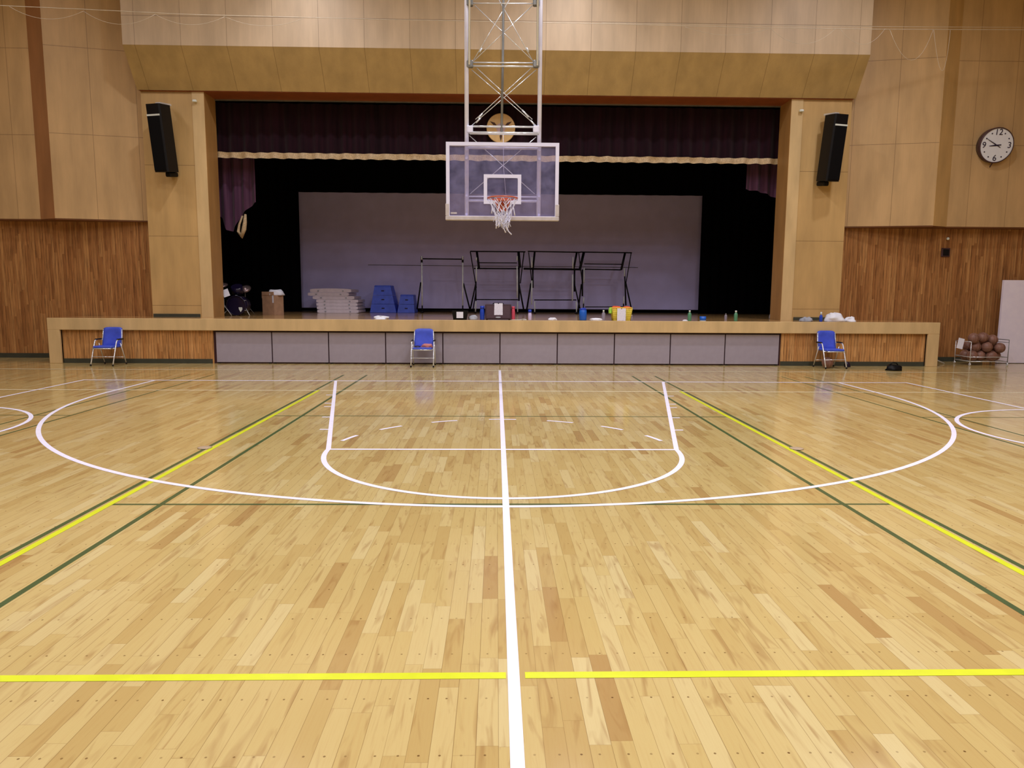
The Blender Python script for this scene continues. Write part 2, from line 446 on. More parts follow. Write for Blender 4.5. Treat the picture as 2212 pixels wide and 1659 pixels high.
# walls beside the stage
CZT = 9.6
for s, w in ((-1, 'left'), (1, 'right')):
    pl = [(s*8.12, 4.3), (s*10.09, 3.85), (s*10.55, 4.1), (s*16, 4.1), (s*16, 4.72), (s*8.12, 4.72)]
    wl = MB().prism(pl, 3.225, CZT)
    struct('wall_front_%s' % w, wl, MAT['ply'], 'tan plywood upper wall with dark seams on the %s of the stage' % w)
    struct('trim_%d' % (1 if s < 0 else 2), MB().prism([(s*10.085, 3.846), (s*10.555, 4.096), (s*10.56, 4.11), (s*10.08, 3.87)], 3.22, CZT), MAT['ply_shaded' if s < 0 else 'ply_mid'], 'dark slanted vertical strip in the upper wall %s of the stage' % w)
    struct('trim_%d' % (3 if s < 0 else 4), MB().prism([(s*8.13, 4.31), (s*10.09, 3.86), (s*10.55, 4.11), (s*15.9, 4.11), (s*15.9, 4.6), (s*8.13, 4.6)], 3.20, 3.225), MAT['ply_under_shade'], 'underside of the upper wall on the %s' % w)
    struct('wall_lower_%s' % w, MB().box(min(s*8.1, s*16), max(s*8.1, s*16), 4.4, 4.72, 0, 3.2), MAT['plank'], 'brown narrow vertical plank wall on the %s' % w)
    struct('baseboard_%s' % w, MB().box(min(s*9.96, s*11.9) if s > 0 else -16, max(s*9.96, s*11.9) if s > 0 else -9.96, 4.385, 4.4, 0, .11), MAT['kick'], 'dark green rubber baseboard on the %s' % w)
    # proscenium pillar with lighter edge board and jamb
    x0, x1 = sorted((s*8.1, s*6.7))
    pr = struct('wall_pillar_%s' % w, MB().box(x0, x1, 4.05, 4.72, SZ, 6.08), MAT['pillar'], 'plywood proscenium pillar on the %s of the stage' % w)
    xe = sorted((s*6.96, s*6.69)); MB().box(xe[0], xe[1], 4.035, 4.05, SZ, 6.06).build('edge_board', MAT['stagewood'], pr)
    xe = sorted((s*6.7, s*6.685)); MB().box(xe[0], xe[1], 4.04, 4.7, SZ, 6.06).build('jamb', MAT['jamb'], pr)
    xb = sorted((s*8.08, s*7.0)); MB().box(xb[0], xb[1], 4.03, 4.05, SZ, SZ+.075).build('kick_board', MAT['kick'], pr)
# header over the stage opening
prof = [(3.43, CZT), (3.43, 6.86), (3.98, 6.075), (4.72, 6.075), (4.72, CZT)]
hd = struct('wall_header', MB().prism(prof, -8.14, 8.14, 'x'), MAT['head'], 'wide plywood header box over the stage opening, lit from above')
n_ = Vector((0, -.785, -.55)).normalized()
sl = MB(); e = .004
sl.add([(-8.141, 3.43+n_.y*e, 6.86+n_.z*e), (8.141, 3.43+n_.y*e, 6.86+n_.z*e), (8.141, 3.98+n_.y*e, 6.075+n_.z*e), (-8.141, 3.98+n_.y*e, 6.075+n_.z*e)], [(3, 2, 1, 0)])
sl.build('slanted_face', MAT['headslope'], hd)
MB().box(-8.1, 8.1, 4.0, 4.72, 6.06, 6.073).build('soffit', MAT['soffit'], hd)
MB().box(-6.7, 6.7, 4.66, 4.7, 6.035, 6.06).build('metal_track', MAT['darksteel'], hd)
# stage house
struct('wall_stage_left', MB().box(-9.6, -9.5, 4.72, 10.6, SZ, 7.6), MAT['blackcloth'], 'black side wall of the dark stage house, left')
struct('wall_stage_right', MB().box(9.5, 9.6, 4.72, 10.6, SZ, 7.6), MAT['blackcloth'], 'black side wall of the dark stage house, right')
struct('wall_stage_back', MB().box(-9.6, 9.6, 10.5, 10.6, SZ, 7.6), MAT['blackcloth'], 'black back wall of the stage house')
struct('ceiling_stage', MB().box(-9.6, 9.6, 4.72, 10.6, 7.6, 7.7), MAT['blackcloth'], 'black ceiling of the stage house')
# rest of the hall (behind and beside the camera)
struct('wall_left', MB().box(-16.1, -16, -19, 4.7, 0, CZT), MAT['sidewall'])
struct('wall_right', MB().box(16, 16.1, -19, 4.7, 0, CZT), MAT['sidewall'])
struct('wall_back', MB().box(-16, 16, -19.1, -19, 0, CZT), MAT['sidewall'])
struct('ceiling', MB().box(-16.1, 16.1, -19.1, 4.72, CZT, CZT+.1), MAT['cream'])
# white door on the right
dr = struct('door_1', MB().box(11.94, 13.6, 3.93, 3.99, .012, 1.98), MAT['door'], 'plain white sliding door at the right edge')
MB().box(11.94, 13.6, 3.935, 3.985, 0.0, .012).build('bottom_seal', MAT['black'], dr)

# ------------------------------------------------------------------ stage platform
st = thing('stage', 'wide wooden stage platform with light wood edge and plank front', 'stage', (0, SF, 0))
def stp(name, mb, m):
    o = mb.build(name, MAT[m], st); o.location = (0, -SF, 0); return o
stp('deck', MB().box(-9.93, 9.93, SF+.02, 4.34, SZ-.03, SZ-.001), 'deck')
struct('floor_stage', MB().box(-9.45, 9.45, 4.345, 10.48, SZ-.04, SZ-.001), MAT['deck'], 'dark wooden floor inside the stage opening')
stp('edge_beam', MB().rbox(-9.95, 9.95, SF-.03, SF+.03, .74, SZ, .006), 'stagewood')
for s in (-1, 1):
    a, b = sorted((s*9.95, s*9.69)); stp('end_post', MB().rbox(a, b, SF-.03, SF+.03, 0, .74, .006).box(a if s < 0 else b-.04, a+.04 if s < 0 else b, SF+.03, 4.34, 0, SZ-.03), 'stagewood')
    a, b = sorted((s*9.69, s*6.38)); stp('plank_front', MB().box(a, b, SF+.07, SF+.11, .0, .745), 'plank2')
    stp('kick_strip', MB().box(a, b-.03 if s < 0 else b, SF+.055, SF+.07, 0, .1), 'kick')
stp('panel_recess', MB().box(-6.38, 6.38, SF+.10, SF+.14, 0, .745), 'gap')
# grey storage fronts under the stage
pxs = [-6.33, -5.085, -3.825, -2.555, -1.275, .008, 1.30, 2.59, 3.86, 5.105, 6.345]
words = ['grey storage panel at the far left end of the stage front', 'second grey storage panel from the left end of the stage front', 'third grey storage panel from the left end of the stage front',
 'grey storage panel directly behind the middle blue chair', 'grey storage panel immediately right of the middle blue chair, left of the white centre line',
 'grey storage panel just right of the white floor centre line', 'fourth grey storage panel from the right end of the stage front', 'third grey storage panel from the right end of the stage front',
 'second grey storage panel from the right end of the stage front', 'grey storage panel at the far right end of the stage front']
for i in range(10):
    w = pxs[i+1]-pxs[i]; t = thing('storage_panel', words[i], 'panel', ((pxs[i]+pxs[i+1])/2, SF+.08, 0), 0, 'grey storage panels under the stage')
    MB().rbox(-w/2+.012, w/2-.012, -.012, .015, .03, .705, .004).build('panel_face', MAT['greypanel'], t)
    for q in (-w/2+.055, w/2-.055): MB().box(q-.025, q+.025, -.004, .014, 0, .03).build('foot', MAT['black'], t)

# ------------------------------------------------------------------ curtains, screen, emblem
def pleat(x0, x1, z0f, z1f, Y, amp, per, n=200, m=10, seed=0):
    mb = MB(); vs = []
    for i in range(n+1):
        u = i/n; x = x0+(x1-x0)*u
        for j in range(m+1):
            v = j/m; z0 = z0f(x) if callable(z0f) else z0f; z1 = z1f(x) if callable(z1f) else z1f
            ph = x/per*2*PI+1.7*noise.noise(Vector((x*1.1, seed, 0)))
            y = Y+amp*math.sin(ph)*(.6+.4*(1-v))+amp*.7*noise.noise(Vector((x*3, v*1.5, seed)))
            vs.append((x, y, z0+(z1-z0)*v))
    fs = [(i*(m+1)+j, (i+1)*(m+1)+j, (i+1)*(m+1)+j+1, i*(m+1)+j+1) for i in range(n) for j in range(m)]
    mb.add(vs, fs, True); return mb
VY = 4.86
zl = at(460, 336, VY).z; zr = at(1690, 350, VY).z; zmid = at(1080, 342, VY).z
zf = lambda x: zmid+(zr-zl)*x/13.2
va = thing('stage_valance', 'dark maroon pleated valance with gold fringe across the top of the stage', 'curtain', (0, VY, 6.03))
va_z = -6.03
def sub(name, mb, m, par, off):
    o = mb.build(name, MAT[m], par); o.location = tuple(-c for c in off); return o
sub('cloth', pleat(-7.4, 7.4, zf, 6.034, VY, .05, .33, 320, 10), 'valance', va, (0, VY, 6.03))
sub('gold_fringe', pleat(-7.4, 7.4, lambda x: zf(x)-.072+.006*noise.noise(Vector((x*5, 3, 0))), lambda x: zf(x)+.062+.014*noise.noise(Vector((x*4, 9, 0))), VY-.05, .05, .33, 420, 3), 'gold', va, (0, VY, 6.03))
def drape(name, label, pts, Y, side):
    # gathered side drape: contour of its lower edge in world x,z
    t = thing(name, label, 'curtain', (pts[0][0], Y, SZ+5))
    xs = [p[0] for p in pts]
    def low(x):
        for (xa, za), (xb, zb) in zip(pts, pts[1:]):
            if xa <= x <= xb: return za+(zb-za)*(x-xa)/max(1e-6, xb-xa)
        return pts[-1][1]
    sub('cloth', pleat(xs[0], xs[-1], low, 6.0, Y, .06, .26, 80, 16, 4), 'drape', t, (pts[0][0], Y, SZ+5)); return t
DY = 5.4
P = lambda px, py: (at(px, py, DY).x, at(px, py, DY).z)
ld = drape('stage_curtain', 'plum side drape gathered at the left of the stage opening', [(-7.6, P(462, 430)[1]), P(478, 470), P(490, 497), P(503, 500), P(511, 488), P(522, 466), P(540, 446), P(552, 438), P(554, 437)], DY, -1)
lo = ld.location
a = at(524, 462, DY); tb = MB().tube([at(530, 463, DY-.1), at(529, 480, DY-.12), at(527, 495, DY-.12), at(522, 511, DY-.1), at(515, 500, DY-.08), at(517, 485, DY-.08), at(524, 466, DY-.08)], [.03, .05, .06, .05, .04, .03, .02], 8)
sub('gold_tassel', tb, 'gold', ld, tuple(lo))
drape('stage_curtain', 'short plum side drape folded up at the right of the stage opening', [P(1610, 409), P(1640, 414), P(1660, 421), P(1680, 431), (7.6, P(1690, 436)[1])], DY, 1)
# black masking behind
bk = thing('black_drop', 'black border curtain hanging above the grey screen', 'curtain', (0, 9.7, 6.9)); BZ = at(1080, 419, 9.7).z
sub('cloth', pleat(-9.4, 9.4, BZ, 7.55, 9.7, .03, .5, 120, 4), 'blackcloth', bk, (0, 9.7, 6.9))
sx0 = at(652, 545, 9.9).x; sx1 = at(1509, 545, 9.9).x
for s, w, xa, xb in ((-1, 'left', -9.4, sx0+.03), (1, 'right', sx1-.03, 9.4)):
    t = thing('black_leg_curtain', 'black side curtain at the %s edge of the grey screen' % w, 'curtain', ((xa+xb)/2, 9.62, SZ))
    sub('cloth', pleat(xa, xb, SZ+.0, 7.55, 9.62, .03, .3, 80, 4, s+3), 'blackcloth', t, ((xa+xb)/2, 9.62, SZ))
sb = at(1080, 668, 9.95).z
scn = thing('stage_screen', 'large grey cloth screen at the back of the dark stage', 'screen', (0, 9.95, sb))
sub('cloth', MB().box(sx0-.3, sx1+.3, 9.94, 9.955, sb, BZ+.4), 'screen', scn, (0, 9.95, sb))
zc = at(1080, 575, 9.93).z
sub('crease_rod', MB().tube([(at(795, 574, 9.93).x, 9.93, zc+.01), (at(1378, 577, 9.93).x, 9.93, zc-.01)], .008, 6), 'darksteel', scn, (0, 9.95, sb))
sub('bottom_bar', MB().tube([(sx0-.2, 9.95, sb), (sx1+.2, 9.95, sb)], .02, 8), 'black', scn, (0, 9.95, sb))
# emblem on the valance
EY = VY-.12; ec = at(1082, 277, EY); er = (at(1113, 277, EY).x-at(1051, 277, EY).x)/2
em = thing('stage_emblem', 'round gold emblem with three dark leaf marks on the maroon valance', 'emblem', tuple(ec))
RX = Matrix.Rotation(PI/2, 4, 'X')
MB().lathe([(er*.97, -.02), (er, -.01), (er, .01), (er*.97, .02)], (0, 0, 0), 48, RX).build('disc', MAT['badge'], em)
MB().lathe([(er*.32, .0), (er*.32, .026)], (0, 0, 0), 24, RX).build('centre_boss', MAT['badgepink'], em)
for an in (150, 30, 270):
    q = math.radians(an); d = Vector((math.cos(q), math.sin(q))); nrm = Vector((-d.y, d.x))
    pl = [d*er*.34, d*er*.55+nrm*er*.09, d*er*.88, d*er*.55-nrm*er*.09]
    MB().prism([(p.x, p.y) for p in pl], -.03, -.018, 'y').build('leaf_mark', MAT['badgedark'], em)

# ------------------------------------------------------------------ basketball hoop
HY = -1.2
bh = thing('basketball_hoop', 'ceiling-hung basketball hoop with clear backboard and white net', 'basketball hoop', (0.015, HY, 2.77))
HO = (0.015, HY, 2.77)
def hp(name, mb, m, par=None):
    o = mb.build(name, MAT[m], par or bh)
    if par is None: o.location = tuple(-c for c in HO)
    return o
bx0, bx1, bz0, bz1 = -.885, .915, 2.77, 3.97
gl = hp('glass_pane', MB().box(bx0+.03, bx1-.03, HY-.006, HY+.006, bz0+.03, bz1-.03), 'glass')
hp('backboard_frame', MB().frame(bx0, bx1, bz0, bz1, .055, HY-.03, HY+.03), 'boardwhite')
tc = (bx0+bx1)/2
hp('target_square', MB().frame(tc-.3, tc+.3, at(1085, 441, HY).z, at(1085, 377, HY).z, .055, HY-.012, HY-.007), 'boardwhite')
pdz = at(964, 440, HY).z
hp('edge_padding', MB().rbox(bx0-.012, bx1+.012, HY-.036, HY+.036, bz0-.015, bz0+.05, .008).rbox(bx0-.012, bx0+.05, HY-.036, HY+.036, bz0+.05, pdz, .008).rbox(bx1-.05, bx1+.012, HY-.036, HY+.036, bz0+.05, pdz, .008), 'pad')
hp('maker_plate', MB().box(bx0+.07, bx0+.17, HY-.012, HY-.007, bz0+.085, bz0+.11), 'pad')
# rim
rc = Vector((tc, HY-.375, at(1086, 428, HY-.375).z)); rr = .23
hp('rim', MB().tube(arc(0, 0, rr, 0, 2*PI, 40)[:-1] and [(rc.x+rr*math.cos(2*PI*k/40), rc.y+rr*math.sin(2*PI*k/40), rc.z) for k in range(40)], .011, 8, True), 'orange')
hp('rim_bracket', MB().box(tc-.09, tc+.09, HY-.03, HY-.012, rc.z-.16, rc.z+.05).prism([(tc-.09, HY-.03), (tc+.09, HY-.03), (tc+.12, rc.y+.2), (tc-.12, rc.y+.2)], rc.z-.012, rc.z+.006).tube([(tc-.06, HY-.03, rc.z-.15), (tc-.13, rc.y+.17, rc.z-.01)], .009, 6).tube([(tc+.06, HY-.03, rc.z-.15), (tc+.13, rc.y+.17, rc.z-.01)], .009, 6), 'orange')
random.seed(3)
nt = MB(); rings = [(rr, 0), (.19, -.09), (.15, -.18), (.125, -.26), (.115, -.33), (.105, -.40)]
K = 12
for k in range(K):
    for dirn in (-1, 1):
        pts = []
        for i, (r, dz) in enumerate(rings):
            a = 2*PI*(k+dirn*.5*(i % 2))/K+random.uniform(-.06, .06)*i
            pts.append((rc.x+r*math.cos(a)+random.uniform(-.008, .008)*i, rc.y+r*math.sin(a)+random.uniform(-.008, .008)*i, rc.z+dz+random.uniform(-.01, .01)*i))
        nt.tube(pts, .0055, 5)
for i in range(26):
    a = random.uniform(0, 2*PI); z = random.uniform(-.42, -.22); r = random.uniform(.06, .13)
    p = [(rc.x+r*math.cos(a+t*1.2), rc.y+r*math.sin(a+t*1.2), rc.z+z+.05*math.sin(t*5+i)) for t in (0, .25, .5, .75, 1)]
    nt.tube(p, .006, 5)
for (x0, x1, z1) in ((-.09, -.1, -.47), (-.02, .0, -.44), (.06, .07, -.50), (.0, .05, -.53), (.04, .14, -.56), (.1, .09, -.45), (-.16, -.17, -.24), (.17, .19, -.27)):
    nt.tube([(rc.x+x0, rc.y-.06, rc.z+max(-.36, z1+.12)), (rc.x+(x0+x1)/2, rc.y-.06, rc.z+z1+.05), (rc.x+x1, rc.y-.05, rc.z+z1)], [.006, .008, .012], 5)
hp('net', nt, 'net')
# carrying frame
PY = HY+.14; PXL, PXR = at(1008, 240, PY).x, at(1165.5, 240, PY).x
for x in (PXL, PXR): hp('mast_pipe', MB().tube([(x, PY, at(1085, 466, PY).z), (x, PY, CZT-.02)], .034, 14), 'steel')
for s, x in ((1, PXL), (-1, PXR)):
    zb = at(1085, 143, PY).z
    hp('stay_pipe', MB().tube([(x+s*.045, PY-.05, zb), (x+s*.075, PY-.32, CZT-.02)], .017, 10), 'chrome')
# centre strut
hp('centre_strut', MB().tube([at(1083.5, 287, PY-.02), at(1086, 140, PY), at(1087.5, -10, PY+.02), (at(1088, -60, PY+.03).x, PY+.03, CZT-.02)], .02, 10), 'darksteel')
zA1, zA2 = at(1085, 137, PY).z, at(1085, 143, PY).z
zB1, zB2 = at(1085, 273.5, PY).z, at(1085, 287, PY).z
zT = at(1085, 7, PY).z
bars = [((1021, 7), (1152, 8), .008), ((1020, 135), (1157, 136), .011), ((1016, 142.5), (1160, 144), .014), ((1018, 273), (1160, 274.5), .016), ((1014, 287), (1164, 289), .026)]
for a, b, r in bars: hp('cross_bar', MB().tube([at(a[0], a[1], PY-.02), at(b[0], b[1], PY-.02)], r, 8), 'chrome')
dg = [((1021, 133), (1100, 0)), ((1152, 134), (1078, 0)), ((1024, 131), (1150, 12)), ((1151, 131), (1026, 12)),
      ((1019, 151), (1158, 271), ), ((1158, 151), (1019, 271)), ((1030, 147), (1150, 258)), ((1148, 147), (1027, 258)),
      ((1014, 293), (1155, 419)), ((1158, 296), (1015, 419))]
for a, b in dg: hp('brace_rod', MB().tube([at(a[0], a[1], PY+.01), at(b[0], b[1], PY+.01)], .006, 6), 'chrome')
for a, b in (((1033, 256), (1042, 245)), ((1146, 260), (1155, 270)), ((1036, 113), (1041, 104)), ((1137, 103), (1142, 112)), ((1142, 253), (1128, 238)), ((1028, 265), (1038, 255))):
    hp('turnbuckle', MB().tube([at(a[0], a[1], PY+.005), at(b[0], b[1], PY+.005)], .013, 6), 'chrome')
for px in (1015, 1158):
    for py in (6, 139, 280):
        p = at(px, py, PY); hp('clamp', MB().rbox(p.x-.05, p.x+.05, PY-.05, PY+.03, p.z-.055, p.z+.055, .012), 'darksteel' if py < 200 else 'steel')
hp('rear_top_bar', MB().tube([(PXL, PY, at(1085, 319, PY).z), (PXR, PY, at(1085, 319, PY).z)], .028, 10), 'steel')
hp('rear_low_bar', MB().tube([(PXL, PY, at(1085, 425, PY).z), (PXR, PY, at(1085, 425, PY).z)], .012, 8).tube([(PXL, PY, at(1085, 434, PY).z), (PXR, PY, at(1085, 434, PY).z)], .02, 8), 'steel')
mb = MB()
for x in (PXL, PXR):
    for py in (326, 345, 425, 465):
        z = at(1085, py, PY).z; hp('board_mount', MB().tube([(x, PY, z), (x, HY+.02, z)], .02, 8), 'steel')
hp('pull_cord', MB().tube([at(1087, 290, PY-.05), at(1088, 365, PY-.04), at(1093, 424, PY-.04)], .004, 5), 'net')

# ------------------------------------------------------------------ loudspeakers
def speaker(px_top, px_bot, Y, yaw, tilt, label):
    a = at(*px_top, Y-.06); b = at(*px_bot, Y+.12)
    c = (a+b)/2; H = (a-b).length
    t = thing('loudspeaker', label, 'speaker', tuple(c), 0, 'wall loudspeakers'); t.rotation_euler = (tilt, 0, yaw)
    w, d = .36, .40
    MB().prism([(-w/2, -d/2+.03), (-w/2+.03, -d/2), (w/2-.03, -d/2), (w/2, -d/2+.03), (w/2-.04, d/2), (-w/2+.04, d/2)], -H/2, H/2).build('cabinet', MAT['black'], t)
    g = MB().rbox(-w/2+.025, w/2-.025, -d/2-.015, -d/2, -H/2+.03, H/2-.25, .006).build('grille', simple('speaker_grille_%d' % (1 if yaw < 0 else 2), (8, 8, 11), .8, sc=200, var=.4, spec=.15), t)
    MB().box(-w/2+.02, w/2-.02, -d/2-.012, -d/2+.002, H/2-.25, H/2-.215).build('badge_strip', MAT['cap'], t)
    MB().rbox(-.06, .06, d/2-.22, d/2+.17, H/2, H/2+.05, .01).build('top_bracket', MAT['chrome'], t)
    MB().rbox(-.07, .07, d/2-.2, d/2+.08, -H/2-.10, -H/2, .02).build('bottom_bracket', MAT['black'], t)
    return t
speaker((343, 226), (360, 372), 3.63, -.26, .13, 'tall black wall loudspeaker on the left pillar')
speaker((1806, 248), (1788, 392), 3.63, .26, .13, 'tall black wall loudspeaker on the right pillar')
for (px, py), w in (((421, 218), 'left'), ((1731, 239), 'right')):
    p = at(px, py, 4.0); t = thing('wall_sensor', 'small white sensor near the top of the %s pillar' % w, 'sensor', (p.x, 4.05, p.z), 0, 'small white pillar sensors')
    MB().rbox(-.045, .045, -.10, -.03, -.03, .02, .012).build('sensor_head', MAT['cap'], t)
    MB().tube([(0, -.06, 0), (0, .0, .02)], .014, 8).build('bracket', MAT['cap'], t)

# ------------------------------------------------------------------ clock
c = at(2151, 314, 3.96); ck = thing('wall_clock', 'round white wall clock with dark rim on the upper right wall', 'clock', tuple(c)); ck.rotation_euler = (.16, 0, -.04)
R = .385
MB().lathe([(R, -.11), (R+.012, .03), (R, .045), (R-.014, .045), (R-.014, .03)], (0, 0, 0), 56, RX).build('rim', MAT['clockrim'], ck)
MB().lathe([(R-.012, .02), (R-.012, .034)], (0, 0, 0), 56, RX).build('face', MAT['clockface'], ck)
def text_mesh(name, s, size, x, z, y, mat, parent):
    cu = bpy.data.curves.new(name, 'FONT'); cu.body = s; cu.size = size; cu.align_x = 'CENTER'; cu.align_y = 'CENTER'; cu.extrude = .002
    o = bpy.data.objects.new(name, cu); col.objects.link(o)
    dg_ = bpy.context.evaluated_depsgraph_get(); me = bpy.data.meshes.new_from_object(o.evaluated_get(dg_)); me.name = name
    bpy.data.objects.remove(o); bpy.data.curves.remove(cu)
    me.materials.clear(); me.materials.append(mat)
    q = bpy.data.objects.new(name, me); col.objects.link(q); q.parent = parent; q.location = (x, y, z); q.rotation_euler = (PI/2, 0, 0); return q
for s, an in (('12', 90), ('3', 0), ('6', 270), ('9', 180)):
    q = math.radians(an); text_mesh('numeral', s, .19, .29*math.cos(q), .285*math.sin(q), -.038, MAT['ink'], ck)
for k in range(12):
    if k % 3:
        q = 2*PI*k/12; MB().lathe([(.016, .034), (.016, .038)], (.295*math.cos(q), 0, .295*math.sin(q)), 10, RX).build('hour_dot', MAT['ink'], ck)
def hand(deg, L, w, name, y):
    q = math.radians(90-deg); d = Vector((math.cos(q), math.sin(q))); nn = Vector((-d.y, d.x))
    pl = [-d*.1+nn*w*.6, d*L*.2+nn*w, d*L+nn*w*.35, d*L-nn*w*.35, d*L*.2-nn*w, -d*.1-nn*w*.6]
    MB().prism([(p.x, p.y) for p in pl], y-.003, y, 'y').build(name, MAT['ink'], ck)
hand(300, .29, .010, 'minute_hand', -.044); hand(264, .17, .017, 'hour_hand', -.039)
MB().tube([(0, .0, -R), (-.01, .08, -R-.12)], .012, 6).build('bottom_bracket', MAT['clockrim'], ck)

# wall outlet and hook on the right plank wall
p = at(2042, 545, 4.4); t = thing('wall_outlet', 'small dark square outlet box on the right plank wall', 'outlet', (p.x, 4.4, p.z))
MB().rbox(-.105, .105, -.03, 0, -.11, .10, .01).build('cover_plate', MAT['clockrim'], t); MB().rbox(-.075, .075, -.04, -.028, -.08, .07, .006).build('socket_face', MAT['black'], t)
p = at(2045, 516, 4.4); t = thing('wall_hook', 'small white knob above the dark outlet on the right plank wall', 'hook', (p.x, 4.4, p.z))
MB().sphere((0, -.05, 0), .035, 14, 8).build('knob', MAT['cap'], t); MB().tube([(0, -.04, 0), (0, 0, -.01)], .015, 8).build('stem', MAT['cap'], t)

# ------------------------------------------------------------------ overhead net wires
WY = lambda px: 1.6+1.5*px/PW
nw = thing('net_wire', 'thin pale net wire with drooping cords strung across the hall', 'wire', tuple(at(0, 12, WY(0))))
NO = tuple(nw.location)
xs = [(-140, 4), (0, 12), (180, 20), (400, 31), (820, 42), (1085, 47), (1330, 52), (1640, 60), (1900, 63), (2212, 64.5), (2400, 65)]
sub('main_wire', MB().tube([at(x, y, WY(x)) for x, y in xs], .006, 6), 'wire', nw, NO)
sub('second_wire', MB().tube([at(x, y, WY(x)) for x, y in ((1300, 49), (1640, 55), (1880, 57.5), (2212, 59), (2400, 59))], .004, 6), 'wire', nw, NO)
def swag(a, b, dip):
    pts = []
    for i in range(13):
        u = i/12; x = a[0]+(b[0]-a[0])*u; y = a[1]+(b[1]-a[1])*u+dip*4*u*(1-u); pts.append(at(x, y, WY(x)-.02))
    sub('cord_loop', MB().tube(pts, .0035, 5), 'wire', nw, NO)
for a, b, d in (((20, 14), (180, 24), 22), ((180, 24), (335, 31), 25), ((335, 31), (485, 36), 20), ((485, 36), (655, 40), 18), ((1665, 62), (1805, 62), 33), ((1815, 62), (1912, 62), 34), ((1922, 64), (2016, 64), 66), ((2017, 65), (2053, 65), 88), ((1480, 58), (1660, 62), 16)):
    swag(a, b, d)

# ------------------------------------------------------------------ chairs
def make_chair():
    t = thing('folding_armchair', 'blue padded armchair', 'chair')
    for s in (-1, 1):
        MB().tube([(s*.242, -.235, .025), (s*.241, -.17, .20), (s*.24, -.08, .44), (s*.24, -.045, .52), (s*.24, -.01, .545), (s*.24, .05, .55)], .0125, 10).build('front_leg', MAT['chrome'], t)
        MB().tube([(s*.241, .27, .025), (s*.241, .16, .3), (s*.238, .09, .47)], .0105, 10).build('rear_leg', MAT['chrome'], t)
        MB().rbox(s*.24-.022, s*.24+.022, -.02, .2, .545, .572, .01).build('armrest', MAT['black'], t)
        MB().tube([(s*.242, -.236, 0), (s*.242, -.235, .034)], .017, 10).build('foot', MAT['black'], t)
        MB().tube([(s*.241, .271, 0), (s*.241, .27, .034)], .015, 10).build('foot', MAT['black'], t)
        MB().tube([(s*.215, .17, .36), (s*.215, .20, .52), (s*.205, .235, .76)], .011, 8).tube([(s*.24, .17, .548), (s*.216, .205, .545)], .01, 6).build('back_post', MAT['chrome'], t)
    m = Matrix.Rotation(.05, 4, 'X')
    MB().rbox(-.21, .21, -.20, .19, .375, .425, .022).build('seat', MAT['blue'], t)
    mb = MB(); n, k = 10, 12; vs = []
    for sd in (0, 1):
        for j in range(k+1):
            for i in range(n+1):
                u = i/n*2-1; v = j/k
                w = .205*(1-.06*max(0, (v-.8)/.2)**2)*(1+.02*(1-v))
                yy = .185+.075*v+.03*u*u*-1+(.0 if sd else .045)*1+.012*math.sin(v*PI)
                yy += (-.016 if sd else .016)*(1-(abs(u))**6)*(1-abs(2*v-1)**8)
                zz = .40+.41*v-(.025*max(0, abs(u)-.75)/.25 if v > .9 else 0)
                vs.append((u*w, yy, zz))
    N = (n+1)*(k+1); fs = []
    for j in range(k):
        for i in range(n):
            a = j*(n+1)+i; fs.append((a+n+1, a+n+2, a+1, a)); b = N+a; fs.append((b, b+1, b+n+2, b+n+1))
    for j in range(k):
        a = j*(n+1); fs.append((a, N+a, N+a+n+1, a+n+1)); a += n; fs.append((a+n+1, N+a+n+1, N+a, a))
    for i in range(n):
        fs.append((i, i+1, N+i+1, N+i)); a = k*(n+1)+i; fs.append((a+1, a, N+a, N+a+1))
    mb.add(vs, fs, True); mb.build('backrest', MAT['blue'], t)
    MB().tube([(-.238, -.105, .37), (.238, -.105, .37)], .009, 8).tube([(-.205, -.205, .372), (.205, -.205, .372)], .011, 8).build('seat_bar', MAT['chrome'], t)
    MB().tube([(-.24, -.172, .195), (.24, -.172, .195)], .007, 8).build('front_stretcher', MAT['chrome'], t)
    MB().tube([(-.24, .215, .16), (.24, .215, .16)], .006, 8).build('rear_stretcher', MAT['chrome'], t)
    return t
ch = make_chair(); chs = [ch, copy_tree(ch), copy_tree(ch)]
cl = ['blue padded chrome armchair by the left plank part of the stage', 'blue padded chrome armchair in the middle, with coral cloth on seat', 'blue padded chrome armchair on the right with a ball under it']
for o, px, l, rz in zip(chs, ((229, 789.5), (913, 792.5), (1806, 797.5)), cl, (-.06, .0, .10)):
    g = ground(*px); o.location = (g.x, 2.70, 0); o['label'] = l; o['group'] = 'blue armchairs along the stage front'; o.rotation_euler = (0, 0, rz)

def blob(w, d, h, seed, n=22, k=9, rough=.35, flat=.5):
    mb = MB(); vs = []
    for j in range(k+1):
        v = j/k; rr_ = math.cos(v*PI/2)**flat if v < 1 else 0
        for i in range(n):
            a = 2*PI*i/n; q = 1+rough*noise.noise(Vector((math.cos(a)*1.6, math.sin(a)*1.6, v*2+seed*3.1)))+rough*.5*noise.noise(Vector((math.cos(a)*4, math.sin(a)*4, v*4+seed)))
            zz = h*math.sin(v*PI/2)*(1+rough*.5*noise.noise(Vector((math.cos(a)*2*rr_, math.sin(a)*2*rr_, seed*2.3))))
            vs.append((w/2*rr_*q*math.cos(a), d/2*rr_*q*math.sin(a), max(0, zz)))
    fs = [(j*n+i, j*n+(i+1) % n, (j+1)*n+(i+1) % n, (j+1)*n+i) for j in range(k) for i in range(n)]
    fs.append(tuple(reversed(range(n))))
    mb.add(vs, fs, True); return mb
def ball_at(loc, label, group=None, r=.12, name='basketball'):
    t = thing(name, label, 'ball', loc, 0, group)
    return t
ball_body = MB().sphere((0, 0, 0), .12, 28, 16)
seams = MB()
